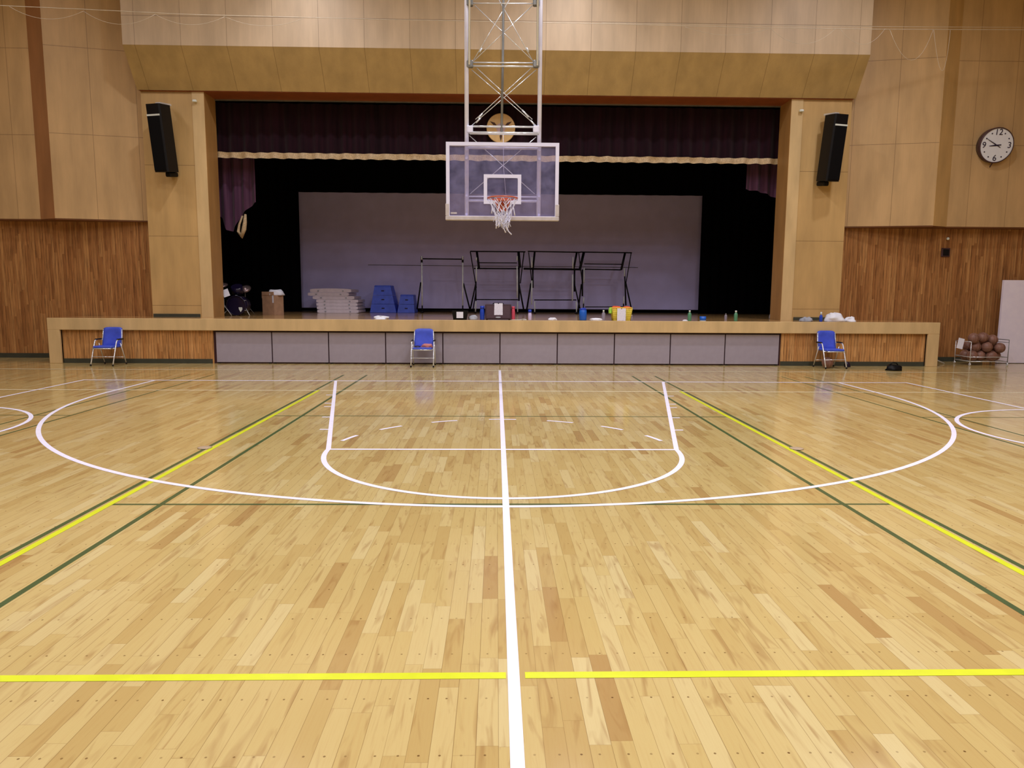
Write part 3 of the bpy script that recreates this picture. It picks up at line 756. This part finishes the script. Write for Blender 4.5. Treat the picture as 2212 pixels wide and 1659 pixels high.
for k in range(2):
    a = k*PI/2; seams.tube([(.1195*math.cos(t)*math.cos(a), .1195*math.cos(t)*math.sin(a), .1195*math.sin(t)) for t in [2*PI*i/32 for i in range(32)]], .0022, 4, True)
for s in (-1, 1):
    pts = []
    for i in range(32):
        t_ = 2*PI*i/32; v = Vector((.75*math.cos(t_), s*.62+s*.18*math.cos(2*t_)*.6, .75*math.sin(t_))).normalized()*.1195; pts.append(v)
    seams.tube(pts, .0022, 4, True)
b0 = ball_at((0, 0, 0), 'x'); ball_body.build('cover', MAT['ball'], b0); seams.build('seam', MAT['seam'], b0)
g = ground(1791, 795.5); b0.location = (g.x-.02, 2.66, .12); b0['label'] = 'brown basketball on the floor under the right blue chair'

# coral towel on the middle chair
g = chs[1].location
o = blob(.26, .24, .075, 4).build('coral_towel', MAT['redcloth'], None, (g.x+.10, g.y-.06, .425)); tag(o, 'coral cloth heaped on the seat of the middle blue chair', 'towel')
o = blob(.13, .16, .035, 9).build('dark_pouch', MAT['ink'], None, (g.x-.11, g.y-.10, .425)); tag(o, 'small dark pouch on the seat of the middle blue chair', 'pouch')
g = ground(1836, 795); o = blob(.12, .12, .12, 12).build('blue_pouch', MAT['drum'], None, (g.x+.03, 2.88, 0)); tag(o, 'small navy pouch on the floor right of the right blue chair', 'pouch')
# black bag on the floor at the right
g = ground(1934, 801); t = thing('gym_bag', 'small black bag lying on the floor before the stage right end', 'bag', (g.x, g.y+.08, 0))
blob(.36, .24, .125, 21, rough=.35).build('bag_body', MAT['black'], t); MB().tube([(-.1, -.02, .12), (-.04, -.03, .17), (.05, -.02, .16), (.1, 0, .1)], .012, 6).build('strap', MAT['black'], t)
# silver pole behind stage end
a = ground(2038, 786); o = MB().tube([(a.x, 3.72, .014), (10.0, 3.86, .26)], .014, 8).build('metal_pole', MAT['chrome']); tag(o, 'short silver pole leaning against the right end of the stage', 'pole')

# ------------------------------------------------------------------ ball cart
ca = ground(2088, 788); cb = ground(2172, 792.5)
cx0, cx1, cy0, cy1 = 10.86, 11.74, 3.30, 3.86
ct = thing('ball_cart', 'low wire ball cart holding basketballs beside the white door', 'cart', ((cx0+cx1)/2, (cy0+cy1)/2, 0))
CO = ((cx0+cx1)/2, (cy0+cy1)/2, 0)
mb = MB()
for z in (.10, .2): mb.tube([(cx0, cy0, z), (cx1, cy0, z), (cx1, cy1, z), (cx0, cy1, z)], .008, 6, True)
for k in range(1, 7):
    x = cx0+(cx1-cx0)*k/7; mb.tube([(x, cy0, .10), (x, cy1, .10)], .005, 5)
sub('basket_frame', mb, 'chrome', ct, CO)
for x in (cx0, cx1):
    for y in (cy0, cy1):
        sub('corner_post', MB().tube([(x, y, .07), (x, y, .6 if x == cx1 else .55)], .009, 6), 'darksteel' if x == cx1 else 'chrome', ct, CO)
        sub('caster', MB().lathe([(.03, -.012), (.033, 0), (.03, .012)], (x, y, .033), 14, Matrix.Rotation(PI/2, 4, 'Y')).tube([(x, y, .033), (x, y, .08)], .01, 6), 'chrome', ct, CO)
sub('end_hoop', MB().tube([(cx1, cy0, .6), (cx1, cy1, .6)], .009, 6).tube([(cx1, cy0, .54), (cx1, cy1, .54)], .007, 6), 'darksteel', ct, CO)
sub('end_hoop', MB().tube([(cx0, cy0, .55), (cx0, cy1, .55)], .009, 6), 'chrome', ct, CO)
seeds = [(2077, 770, 0), (2094, 769, 0), (2111, 770, 0), (2130, 770, 0), (2146, 770, 0), (2162, 772, 0), (2080, 766, 1), (2100, 766, 1), (2120, 766, 1), (2140, 766, 1), (2101, 751, 0), (2124, 754, 0), (2145, 755, 0), (2112, 748, 1), (2104, 735, 1), (2128, 739, 0), (2123, 730, 1)]
P3 = []
for px, py, b in seeds:
    p = at(px, py, cy0+.14 if b == 0 else cy1-.14); P3.append(Vector((p.x, p.y, max(p.z, .23))))
rb = .12
for it in range(400):
    for i in range(len(P3)):
        P3[i].z -= .0012
        for j in range(i):
            d = P3[i]-P3[j]; L = d.length
            if L < 2*rb:
                if L < 1e-4: d = Vector((.01, 0, 0)); L = .01
                q = d*((2*rb-L)/L*.5); P3[i] += q; P3[j] -= q
        p = P3[i]; p.x = min(max(p.x, cx0+rb+.005), cx1-rb-.005); p.y = min(max(p.y, cy0+rb+.005), cy1-rb-.005); p.z = max(p.z, .105+rb)
front = sorted(range(len(P3)), key=lambda i: P3[i].z)
names = ['bottom', 'middle', 'top']
order = {}
for i in front:
    lv = 0 if P3[i].z < .30 else (1 if P3[i].z < .47 else 2)
    order.setdefault((lv, P3[i].y > (cy0+cy1)/2), []).append(i)
ordn = ['first', 'second', 'third', 'fourth', 'fifth', 'sixth', 'seventh', 'eighth']
for (lv, bk_), ids in order.items():
    ids.sort(key=lambda i: P3[i].x)
    for k, i in enumerate(ids):
        c_ = copy_tree(b0); c_.location = P3[i]; c_.rotation_euler = tuple(random.randrange(4)*PI/2 for _ in range(3))
        c_['label'] = 'brown basketball in the cart, %s layer, %s from the left in its %s row' % (names[lv], ordn[k], 'back' if bk_ else 'front')
        c_['group'] = 'basketballs in the ball cart'
pa = at(2075, 742, cy0-.02); t = MB().box(-.075, .075, -.003, .003, -.12, .12).build('paper_sheet', MAT['paper'], None, (pa.x, cy0-.02, pa.z)); t.rotation_euler = (-.05, .22, .1); tag(t, 'white paper sheet clipped to the left end of the ball cart', 'paper')

# ------------------------------------------------------------------ things on the stage
def px_item(px0, px1, pyt, Y):
    a = at((px0+px1)/2, 690, Y); w = at(px1, 690, Y).x-at(px0, 690, Y).x; h = at((px0+px1)/2, pyt, Y).z-SZ
    return a.x, abs(w), h
# mats
MY = 8.2
mats = [(686, 775, 0), (685.5, 774, 0), (684.5, 773, 0), (684, 774, 0), (676.5, 766, 0), (667, 755, 0), (671.5, 760, 0)]
mh = (at(725, 624.5, MY).z-SZ)/7
mw = ['bottom mat of the pale grey stack on the stage', 'second mat from the bottom of the pale grey stack', 'third mat from the bottom of the pale grey stack', 'middle mat of the pale grey stack on the stage', 'third mat from the top of the pale stack, shifted left', 'second mat from the top, sticking out furthest left of the pale stack', 'topmost slightly bowed mat of the pale grey stack']
for i, (a, b, _) in enumerate(mats):
    xa, xb = at(a, 650, MY).x, at(b, 650, MY).x
    n = 16; vs = []; w = xb-xa
    mb = MB(); poly = []
    z0 = i*mh; top = []; bot = []
    for k in range(n+1):
        u = k/n; sag = (.02*math.sin(u*PI) if i == 6 else .0)
        x = -w/2+w*u; e_ = .012*(1 if k in (0, n) else 0)
        bot.append((x, .002+e_)); top.append((x, mh-.002-e_+sag))
    mb.prism(bot+list(reversed(top)), -.55, .55, 'y')
    t = thing('gym_mat', mw[i], 'mat', ((xa+xb)/2, MY+.5, SZ+z0), random.uniform(-.015, .015), 'stacked gym mats'); mb.build('mat_body', MAT['mat'], t)
    for q in (-w*.3, w*.3): MB().box(q-.02, q+.02, -.565, -.551, mh*.3, mh*.6).build('handle', MAT['greycloth'], t)
# vaulting boxes
def vault(pb0, pb1, pt0, pt1, pys, Y, label):
    xb0, xb1 = at(pb0, 670, Y).x, at(pb1, 670, Y).x; xt0, xt1 = at(pt0, 640, Y).x, at(pt1, 640, Y).x
    H = at((pb0+pb1)/2, pys, Y).z-SZ; cx = (xb0+xb1)/2; D = .9
    nt_ = 3 if H > .6 else 2
    t = thing('vaulting_box', label, 'vaulting box', (cx, Y+D/2, SZ), 0, 'blue vaulting boxes')
    for k in range(nt_):
        u0, u1 = k/nt_, (k+1)/nt_; z0, z1 = H*u0+.004, H*u1-.004
        L = lambda u: ((xb0+(xt0-xb0)*u)-cx, (xb1+(xt1-xb1)*u)-cx)
        (a0, a1), (c0, c1) = L(u0), L(u1); s0, s1 = D/2-.10*u0, D/2-.10*u1
        mb = MB(); mb.add([(a0, -s0, z0), (a1, -s0, z0), (a1, s0, z0), (a0, s0, z0), (c0, -s1, z1), (c1, -s1, z1), (c1, s1, z1), (c0, s1, z1)], [(3,2,1,0),(4,5,6,7),(0,1,5,4),(1,2,6,5),(2,3,7,6),(3,0,4,7)])
        tier = mb.build('tier', MAT['vaultblue'], t)
        zm = (z0+z1)/2; sm = (s0+s1)/2; xm = (a0+a1+c0+c1)/4
        MB().rbox(xm-.045, xm+.045, -sm-.006, -sm+.02, zm-.02, zm+.02, .008).build('hand_hole', MAT['ink'], tier)
    (c0, c1) = (xt0-cx, xt1-cx); MB().rbox(c0-.005, c1+.005, -D/2+.09, D/2-.09, H-.02, H+.035, .02).build('top_pad', MAT['vaultblue'], t)
vault(799, 856, 808, 843, 619, 8.7, 'taller three-tier blue vaulting box beside the mats')
vault(858, 895.5, 864, 892, 639, 8.7, 'lower two-tier blue vaulting box left of the black frames')
# cardboard box
CBY = 6.0
x, w, h = px_item(560, 609, 636, CBY); t = thing('cardboard_box', 'brown cardboard carton on the stage near the left curtain', 'box', (x, CBY+.25, SZ), -.55)
MB().box(-.22, .22, -.16, .16, 0, h-.02).build('carton', MAT['card'], t)
MB().box(-.22, .22, -.17, -.155, h-.02, h+.07).build('flap', MAT['card'], t); MB().box(-.235, -.22, -.16, .16, h-.1, h-.015).build('flap', MAT['card'], t)
MB().box(.16, .21, -.163, -.161, h-.22, h-.02).build('tape', MAT['paper'], t)
o = MB()
o = blob(.42, .34, .15, 31, rough=.3, flat=.3).build('paper_bundle', MAT['paper'], None, (x+.09, CBY+.24, SZ+h-.025)); tag(o, 'white paper bundle piled on top of the cardboard carton', 'paper')
# drum kit at the left
KY = 5.25
a = at(509.5, 655, KY); r_ = .235
t = thing('bass_drum', 'dark bass drum with white badge at the left side of the stage', 'drum', (a.x, KY+.2, SZ))
MB().lathe([(r_, -.2), (r_, .2)], (0, 0, r_+.02), 36, RX).build('shell', MAT['drum'], t)
MB().tube([(r_*math.cos(2*PI*k/40), -.21, r_+.02+r_*math.sin(2*PI*k/40)) for k in range(40)], .014, 6, True).build('hoop', MAT['drum'], t)
MB().prism([(.07, .24-.03), (.155, .21), (.16, .16), (.115, .09), (.075, .16)], -.215, -.203, 'y').build('badge', MAT['cap'], t)
for s in (-1, 1): MB().tube([(s*.2, -.1, .2), (s*.34, -.22, 0.005)], .009, 6).build('spur', MAT['chrome'], t)
for k in range(6):
    mb = MB(); q = PI/6+k*PI/3; mb.tube([((r_+.012)*math.cos(q), -.21, r_+.02+(r_+.012)*math.sin(q)), ((r_+.012)*math.cos(q), -.05, r_+.02+(r_+.012)*math.sin(q))], .008, 5); mb.build('lug', MAT['chrome'], t)
t = thing('tom_drum', 'small dark tom drum mounted above the bass drum', 'drum', (a.x-.03, KY+.22, SZ+2*r_+.02))
MB().lathe([(.14, -.09), (.14, .09)], (0, 0, .16), 24, Matrix.Rotation(.5, 4, 'X')).build('shell', MAT['drum'], t)
MB().tube([(0, 0, 0), (0, .0, .1)], .014, 6).build('mount', MAT['chrome'], t)
def cym(px, py, Y, R_, tilt, label):
    c_ = at(px, py, Y); t = thing('cymbal_stand', label, 'cymbal', (c_.x, Y, SZ)); h = c_.z-SZ
    MB().tube([(0, 0, .25), (0, 0, h+.06)], .011, 8).build('pole', MAT['darksteel'], t)
    for k in range(3):
        q = k*2*PI/3+.4; MB().tube([(0, 0, .3), (.22*math.cos(q), .22*math.sin(q), .01)], .008, 6).build('leg', MAT['darksteel'], t)
    MB().lathe([(R_, 0), (R_*.5, .018), (.05, .025), (.03, .045), (.012, .05)], (0, 0, h), 32, Matrix.Rotation(tilt, 4, 'X')).build('cymbal_plate', MAT['cymbal'], t)
cym(529, 624, 6.0, .155, .75, 'grey tilted cymbal on a stand right of the bass drum')
cym(480, 616, 5.55, .14, .5, 'dim cymbal on a stand at the left edge of the stage opening')
a = at(483, 640, 5.0); t = thing('snare_stand', 'chrome drum stand at the far left of the stage opening', 'stand', (a.x, 5.0, SZ))
MB().tube([(0, 0, .2), (0, 0, .55)], .011, 8).build('pole', MAT['chrome'], t)
for q in (.2, 2.3, 4.2): MB().tube([(0, 0, .26), (.17*math.cos(q), .17*math.sin(q), .008)], .008, 6).build('leg', MAT['chrome'], t)
MB().lathe([(.13, 0), (.13, .10)], (.0, 0, .5), 24).build('snare_shell', MAT['darksteel'], t)
a = at(488, 633, 4.85); o = MB().box(-.075, .075, -.004, .004, -.09, .09).build('score_sheet', MAT['paper'], None, (a.x+.0, 4.85, a.z)); o.rotation_euler = (-.12, -.35, .1); tag(o, 'white-blue sheet propped against the drum stand', 'paper')

# folding frames with silver legs
def fr(label, Y, bars, legs, feet):
    xs_ = [at(l[0], 600, Y).x for l in feet]; c_ = sum(xs_)/len(xs_); O = (c_, Y, SZ)
    t = thing('folding_stand', label, 'stand', O, 0, 'black folding frames by the screen')
    for nm, p, q, r in bars: sub(nm, MB().tube([at(p[0], p[1], Y+p[2]), at(q[0], q[1], Y+q[2])], r, 8), 'black', t, O)
    for p, q in legs: sub('silver_post', MB().tube([at(p[0], p[1], Y-.04), at(q[0], q[1], Y-.04)], .02, 8), 'silver', t, O)
    for px, dy, py in feet:
        a_ = at(px, py, Y+dy); sub('foot', MB().tube([(a_.x, Y+dy, a_.z), (a_.x, Y+dy, SZ+.02)], .02, 8).rbox(a_.x-.03, a_.x+.03, Y+dy-.25, Y+dy+.25, SZ, SZ+.05, .012), 'black', t, O)
FY = 8.7
fr('plain black-topped frame with two silver posts, leftmost of the frames', FY,
   [('top_bar', (909, 559, 0), (1001, 560, 0), .018), ('corner_bracket', (911, 554, 0), (911, 568, 0), .03), ('corner_bracket', (999.5, 555, 0), (999.5, 568, 0), .03),
    ('side_brace', (909, 610, 0), (901, 668, .15), .022), ('side_brace', (1001, 612, 0), (1015, 668, .15), .022), ('low_bar', (906, 672, .1), (1010, 672, .1), .02)],
   [((911, 553), (911, 561)), ((999.5, 553), (999.5, 561)), ((911, 567), (912, 660)), ((999.5, 567), (999.5, 660))], [(912, 0, 658), (999.5, 0, 658)])
fr('black folding frame directly behind the dark amplifier', FY,
   [('top_bar', (1015.5, 543, .1), (1135, 544, .1), .018), ('thin_brace', (1016, 544, .1), (1029, 622, 0), .016), ('arm', (1030, 544, .1), (1035, 581, 0), .034), ('arm', (1120, 544, .1), (1123, 578, 0), .04), ('thin_brace', (1132, 544, .1), (1124, 612, 0), .016),
    ('cross_bar', (1034, 567.5, 0), (1117, 568, 0), .014), ('cross_bar', (1024, 580, 0), (1122, 580.5, 0), .02), ('low_brace', (1028, 612, 0), (1016, 668, .15), .022), ('low_brace', (1028, 630, 0), (1022, 668, .05), .016), ('low_brace', (1121, 614, 0), (1131, 668, .15), .024), ('low_bar', (1028, 647, 0), (1119, 647.5, 0), .016), ('side_bar', (1121, 576, .02), (1121, 650, .02), .024), ('side_bar', (1028, 606, .02), (1028, 650, .02), .02)],
   [((1029, 556), (1029, 563)), ((1029, 575), (1029, 608)), ((1117, 553), (1117, 563)), ((1117, 575), (1117.5, 643)), ((1028, 651), (1027, 674)), ((1118, 651), (1118, 674))], [(1027, 0, 670), (1118, 0, 670)])
fr('black folding frame second from the right, behind the blue jug', FY,
   [('top_bar', (1140, 543, .1), (1254, 545, .1), .018), ('thin_brace', (1142, 545, .1), (1149, 612, 0), .014), ('arm', (1155, 545, .1), (1151, 581, 0), .03), ('arm', (1246, 545, .1), (1239, 582, 0), .03), ('thin_brace', (1250, 545, .1), (1258, 612, .1), .014),
    ('cross_bar', (1131, 580.5, 0), (1250, 582, 0), .03), ('side_bar', (1151, 580, .02), (1151, 622, .02), .026), ('side_bar', (1241, 582, .02), (1241, 630, .02), .026), ('low_brace', (1147, 612, 0), (1138, 668, .15), .024), ('low_brace', (1241, 614, 0), (1253, 668, .12), .02), ('low_bar', (1154, 648, 0), (1245, 648, 0), .016)],
   [((1149, 555), (1149, 578)), ((1149, 606), (1148.5, 658)), ((1237.5, 555), (1237.5, 580)), ((1237, 593), (1236.5, 650)), ((1155, 651), (1155, 674)), ((1245, 651), (1245.5, 674))], [(1155, 0, 670), (1245.5, 0, 670)])
fr('black folding frame at the right end of the row, behind the yellow basket', FY+.35,
   [('top_bar', (1254, 544.5, .1), (1365, 546, .1), .018), ('arm', (1261, 546, .1), (1252, 584, 0), .04), ('arm', (1350, 547, .1), (1342, 583, 0), .034), ('thin_brace', (1363.5, 546, .1), (1352, 612, 0), .014), ('cross_bar', (1262, 570, 0), (1344, 571, 0), .014), ('cross_bar', (1262, 581.5, 0), (1342, 583, 0), .018),
    ('side_bar', (1349, 580, .02), (1352, 660, .02), .022), ('side_bar', (1258, 582, .02), (1258, 640, .02), .024), ('low_brace', (1256, 614, 0), (1249, 668, .15), .022), ('low_brace', (1352, 612, 0), (1364, 668, .15), .022), ('low_bar', (1264, 663, 0), (1350, 663, 0), .014)],
   [((1262, 578), (1261, 612)), ((1261, 642), (1260.5, 656)), ((1349, 579), (1349, 597)), ((1347.5, 640), (1347, 656))], [(1260.5, 0, 655), (1347, 0, 655)])

# items along the stage edge
EY2 = 3.30
def bottle(px0, px1, pyt, Y, mat, capm, label, name='bottle', neck=.55, cap_f=.16, cat='bottle'):
    x, w, h = px_item(px0, px1, pyt, Y); r = w/2
    t = thing(name, label, cat, (x, Y, SZ)); hb = h*(1-cap_f)
    MB().lathe([(r*.92, 0), (r, h*.03), (r, hb*.72), (r*.93, hb*.82), (r*neck, hb*.97), (r*neck, hb)], (0, 0, 0), 18).build('bottle_body', MAT[mat], t)
    MB().lathe([(r*neck*1.08, hb), (r*neck*1.08, h*.985), (r*neck*.9, h)], (0, 0, 0), 16).build('cap', MAT[capm], t)
    return t
def cloth(px0, px1, pyt, Y, mat, label, name, cat, seed, d=.16, rough=.4):
    x, w, h = px_item(px0, px1, pyt, Y)
    o = blob(w, d, max(.015, h), seed, rough=rough).build(name, MAT[mat], None, (x, Y, SZ)); return tag(o, label, cat)
cloth(804.5, 839, 682.5, EY2, 'whitecloth', 'white crumpled cloth on the stage edge before the vaulting boxes', 'white_cloth', 'cloth', 1, .2, .6)
# black tub with label
x, w, h = px_item(977, 1011, 671, EY2); t = thing('black_tub', 'low black tub with a white label on the stage edge', 'tub', (x, EY2, SZ))
mb = MB(); mb.add([(-w*.42, -.09, 0), (w*.42, -.09, 0), (w*.42, .09, 0), (-w*.42, .09, 0), (-w*.5, -.12, h), (w*.5, -.12, h), (w*.5, .12, h), (-w*.5, .12, h), (-w*.46, -.1, h), (w*.46, -.1, h), (w*.46, .1, h), (-w*.46, .1, h), (-w*.4, -.08, h*.3), (w*.4, -.08, h*.3), (w*.4, .08, h*.3), (-w*.4, .08, h*.3)],
  [(3,2,1,0),(0,1,5,4),(1,2,6,5),(2,3,7,6),(3,0,4,7),(4,5,9,8),(5,6,10,9),(6,7,11,10),(7,4,8,11),(8,9,13,12),(9,10,14,13),(10,11,15,14),(11,8,12,15),(12,13,14,15)])
mb.build('tub_body', MAT['black'], t); mb2 = MB().box(-.075, .075, -.135, -.126, h*.2, h*.88); mb2.build('label_card', MAT['paper'], t)
cloth(1012, 1032, 681, EY2-.03, 'greycloth', 'grey-white crumpled rag between the black tub and blue bottle', 'rag', 'cloth', 2, .14)
bottle(1036.6, 1046.8, 661, EY2+.05, 'bluebottle', 'bluecap', 'tall blue bottle left of the dark amplifier', neck=.85, cap_f=.2)
x, w, h = px_item(1048, 1104, 657, EY2+.1); t = thing('amplifier', 'dark portable amplifier with a written sheet hung on its front', 'amplifier', (x, EY2+.1, SZ))
MB().rbox(-w/2, w/2, -.12, .16, .012, h, .012).build('cabinet', MAT['amp'], t); MB().box(-w/2+.03, w/2-.03, -.128, -.118, .04, h-.03).build('grille', MAT['ampgrille'], t)
MB().lathe([(.06, .0), (.06, .006)], (0, -.128, h*.17), 20, RX @ Matrix.Diagonal((1, .3, 1, 1))).build('badge', MAT['greycloth'], t)
for q in (-w/2+.04, w/2-.04):
    for q2 in (-.08, .12): MB().rbox(q-.02, q+.02, q2-.02, q2+.02, 0, .014, .004).build('foot', MAT['black'], t)
MB().tube([(-.12, .02, h), (-.11, .02, h+.02), (.11, .02, h+.02), (.12, .02, h)], .01, 6).build('handle', MAT['black'], t)
xa, xb = at(1067.5, 670, EY2).x, at(1086, 670, EY2).x; zt, zb = at(1077, 655, EY2).z, at(1077, 680.5, EY2).z
o = MB().prism([(-(xb-xa)/2, 0), ((xb-xa)/2, 0), ((xb-xa)/2*.97, zt-zb), (.02, zt-zb), (0, zt-zb-.02), (-.02, zt-zb), (-(xb-xa)/2*.95, zt-zb)], -.002, .002, 'y').build('notice_sheet', MAT['note'], None, ((xa+xb)/2, EY2-.034, zb)); tag(o, 'white handwritten sheet hung on the front of the amplifier', 'paper')
bottle(1104.5, 1112.5, 662, EY2+.05, 'pink', 'pink', 'pink-red bottle right of the dark amplifier', neck=.85, cap_f=.15)
pts = [at(1105, 688, EY2-.05), at(1115, 688, EY2-.08), at(1125, 688, EY2-.02), at(1132, 685, EY2-.05), at(1138, 688, EY2-.1), at(1130, 689, EY2-.12)]
o = MB().tube([(p.x, p.y, SZ+.006+(.02 if i == 3 else 0)) for i, p in enumerate(pts)], .006, 6).build('audio_cable', MAT['cap']); tag(o, 'thin white cable lying on the stage edge right of the amplifier', 'cable')
bottle(1140.5, 1148.5, 669, EY2-.05, 'palebottle', 'bluecap', 'pale bottle with a blue cap near the stage centre', neck=.85, cap_f=.28)
cloth(1184, 1203, 686, EY2, 'whitecloth', 'small white folded cloth on the stage edge right of centre', 'white_cloth', 'cloth', 5, .12, .25)
x, w, h = px_item(1251, 1267, 666.5, EY2); t = thing('water_jug', 'wide bright blue water jug on the stage edge', 'jug', (x, EY2, SZ))
MB().lathe([(w*.46, 0), (w*.5, .01), (w*.5, h*.82), (w*.44, h*.88)], (0, 0, 0), 24).build('jug_body', MAT['bluejug'], t); MB().lathe([(w*.46, h*.88), (w*.46, h*.98), (w*.4, h)], (0, 0, 0), 24).build('lid', MAT['bluecap'], t)
MB().tube([(w*.2, 0, h*.95), (w*.3, -.02, h*1.04), (-w*.1, -.02, h*1.03), (-w*.2, 0, h*.96)], .007, 6).build('handle', MAT['bluecap'], t)
cloth(1274, 1301, 687, EY2-.08, 'whitecloth', 'flat white towel before the clear bottle', 'towel', 'towel', 6, .12, .5)
bottle(1299.5, 1307.5, 670, EY2+.02, 'clear', 'cap', 'clear plastic bottle left of the yellow basket', neck=.45)
# basket
x, w, h = px_item(1320, 1363, 665.5, EY2+.05); BYY = EY2+.05; t = thing('plastic_basket', 'yellow plastic basket filled with orange and lime bibs', 'basket', (x, BYY, SZ))
mb = MB(); rows = 6; per = []
for j in range(rows+1):
    v = j/rows; a_ = w*(.42+.08*v); d_ = .11+.03*v; z = h*v; mb.tube([(-a_, -d_, z+.006), (a_, -d_, z+.006), (a_, d_, z+.006), (-a_, d_, z+.006)], .006 if j < rows else .010, 5, True)
for k in range(13):
    u = k/12*2-1
    for s in (-1, 1): mb.tube([(u*w*.42, s*.11, .006), (u*w*.5, s*.14, h)], .0065, 5)
for k in range(5):
    u = k/4*2-1
    for s in (-1, 1): mb.tube([(s*w*.42, u*.11, .006), (s*w*.5, u*.14, h)], .0065, 5)
mb.box(-w*.42, w*.42, -.11, .11, 0, .006)
mb.build('basket_body', MAT['basket'], t)
mb = MB(); mb.add([(-w*.41, -.105, .01), (w*.41, -.105, .01), (w*.41, .105, .01), (-w*.41, .105, .01), (-w*.48, -.132, h-.02), (w*.48, -.132, h-.02), (w*.48, .132, h-.02), (-w*.48, .132, h-.02)], [(0,1,5,4),(1,2,6,5),(2,3,7,6),(3,0,4,7)])
mb.build('basket_lining', MAT['basket'], t)
o = blob(w*.48, .2, .07, 41).build('orange_bib', MAT['orangecloth'], None, (x-w*.24, BYY, SZ+h-.025)); tag(o, 'orange bib heaped at the left of the yellow basket', 'bib')
o = blob(w*.46, .2, .065, 42).build('orange_bib', MAT['orangecloth'], None, (x+w*.27, BYY, SZ+h-.025)); tag(o, 'orange bib heaped at the right of the yellow basket', 'bib')
a = at(1318, 672, BYY-.05); o = MB(); vs = []
o = blob(.075, .14, .13, 43).build('lime_bib', MAT['lime'], None, (a.x-.0, BYY-.06, at(1318, 677, BYY).z)); tag(o, 'lime green bib spilling over the left rim of the basket', 'bib')
xa, xb = at(1333, 680, EY2-.1).x, at(1351.5, 680, EY2-.1).x; zt = at(1342, 666, EY2-.1).z
o = MB().prism([(-(xb-xa)/2, 0), ((xb-xa)/2, 0), ((xb-xa)/2, zt-SZ-.004), (.03, zt-SZ), (0, zt-SZ-.02), (-.03, zt-SZ), (-(xb-xa)/2, zt-SZ-.004)], -.002, .002, 'y').build('notice_sheet', MAT['note'], None, ((xa+xb)/2, EY2-.115, SZ)); tag(o, 'white sheet standing against the front of the yellow basket', 'paper')
bottle(1360.8, 1366.8, 680, EY2-.02, 'clear', 'cap', 'tiny clear bottle right of the yellow basket', neck=.6)
bottle(1485.3, 1493.3, 670.5, EY2-.05, 'greenbottle', 'cap', 'green drink bottle on the right half of the stage edge', neck=.45)
cloth(1475, 1485, 690.5, EY2-.08, 'whitecloth', 'tiny white scrap beside the green drink bottle', 'white_cloth', 'cloth', 8, .05)
x, w, h = px_item(1511.5, 1525, 683.5, EY2-.05); t = thing('tape_roll', 'flat blue roll right of the green drink bottle', 'roll', (x, EY2-.05, SZ))
MB().lathe([(w*.5, 0), (w*.5, h), (w*.3, h), (w*.3, h*.8)], (0, 0, 0), 24).build('roll_body', MAT['bluejug'], t); MB().lathe([(w*.51, h*.0), (w*.51, h*.12)], (0, 0, 0), 24).build('base_ring', MAT['cap'], t)
bottle(1564.5, 1570.5, 677, 4.2, 'clear', 'darksteel', 'small dim bottle set back on the stage, left of the mint bottle', neck=.5)
bottle(1585.3, 1593, 671, EY2, 'greenbottle', 'cap', 'mint bottle with white cap near the right pillar', neck=.5)
x, w, h = px_item(1662, 1677, 671, 5.0); o = blob(w, .16, h, 51).build('grey_bundle', MAT['greycloth'], None, (x, 5.0, SZ)); tag(o, 'dim grey bundle in the dark right corner of the stage', 'bundle')
cloth(1730, 1756, 685, EY2, 'greycloth', 'grey crumpled towel on the stage before the right pillar', 'towel', 'towel', 61, .2, .5)
bottle(1769.8, 1776.5, 674, EY2, 'bluebottle', 'cap', 'slim blue bottle with white top between grey towel and white bag', neck=.55, cap_f=.28)
cloth(1785, 1821, 676, EY2, 'whitecloth', 'larger white plastic bag on the stage right of the slim blue bottle', 'white_bag', 'bag', 63, .3, .6)
cloth(1825, 1846, 685, EY2-.04, 'whitecloth', 'smaller white plastic bag at the right end of the items', 'white_bag', 'bag', 64, .22, .6)

# ------------------------------------------------------------------ light
w = bpy.data.worlds.new('hall_air'); scene.world = w; w.use_nodes = True
w.node_tree.nodes['Background'].inputs[0].default_value = (.5, .5, .6, 1); w.node_tree.nodes['Background'].inputs[1].default_value = .1
def lamp(x, y, e, size=.45, z=CZT-.25, color=(.96, .93, 1), spread=PI*.9):
    l = bpy.data.lights.new('ceiling_lamp', 'AREA'); l.shape = 'DISK'; l.size = size; l.energy = e; l.color = color; l.spread = spread
    o = bpy.data.objects.new('ceiling_lamp', l); col.objects.link(o); o.location = (x, y, z); return o
for x in (-10.4, -4.4, 1.6, 7.6):
    k = .55 if x < -8 else (1.4 if x > 7 else 1)
    lamp(x, .25, 120 if abs(x) < 5 else 80*k)
    st_ = 1.1 if round(x*10) in (-104, 16) else -1.1
    lamp(x, -3.6+st_, 125*k, 1.1)
    lamp(x, -8.6+st_, 195*k, 1.1)
    lamp(x, -13.5+st_, 190*k, 1.1)
for x in (-4.2, 1.5): lamp(x, 2.55, 16, .3, spread=PI*.48)
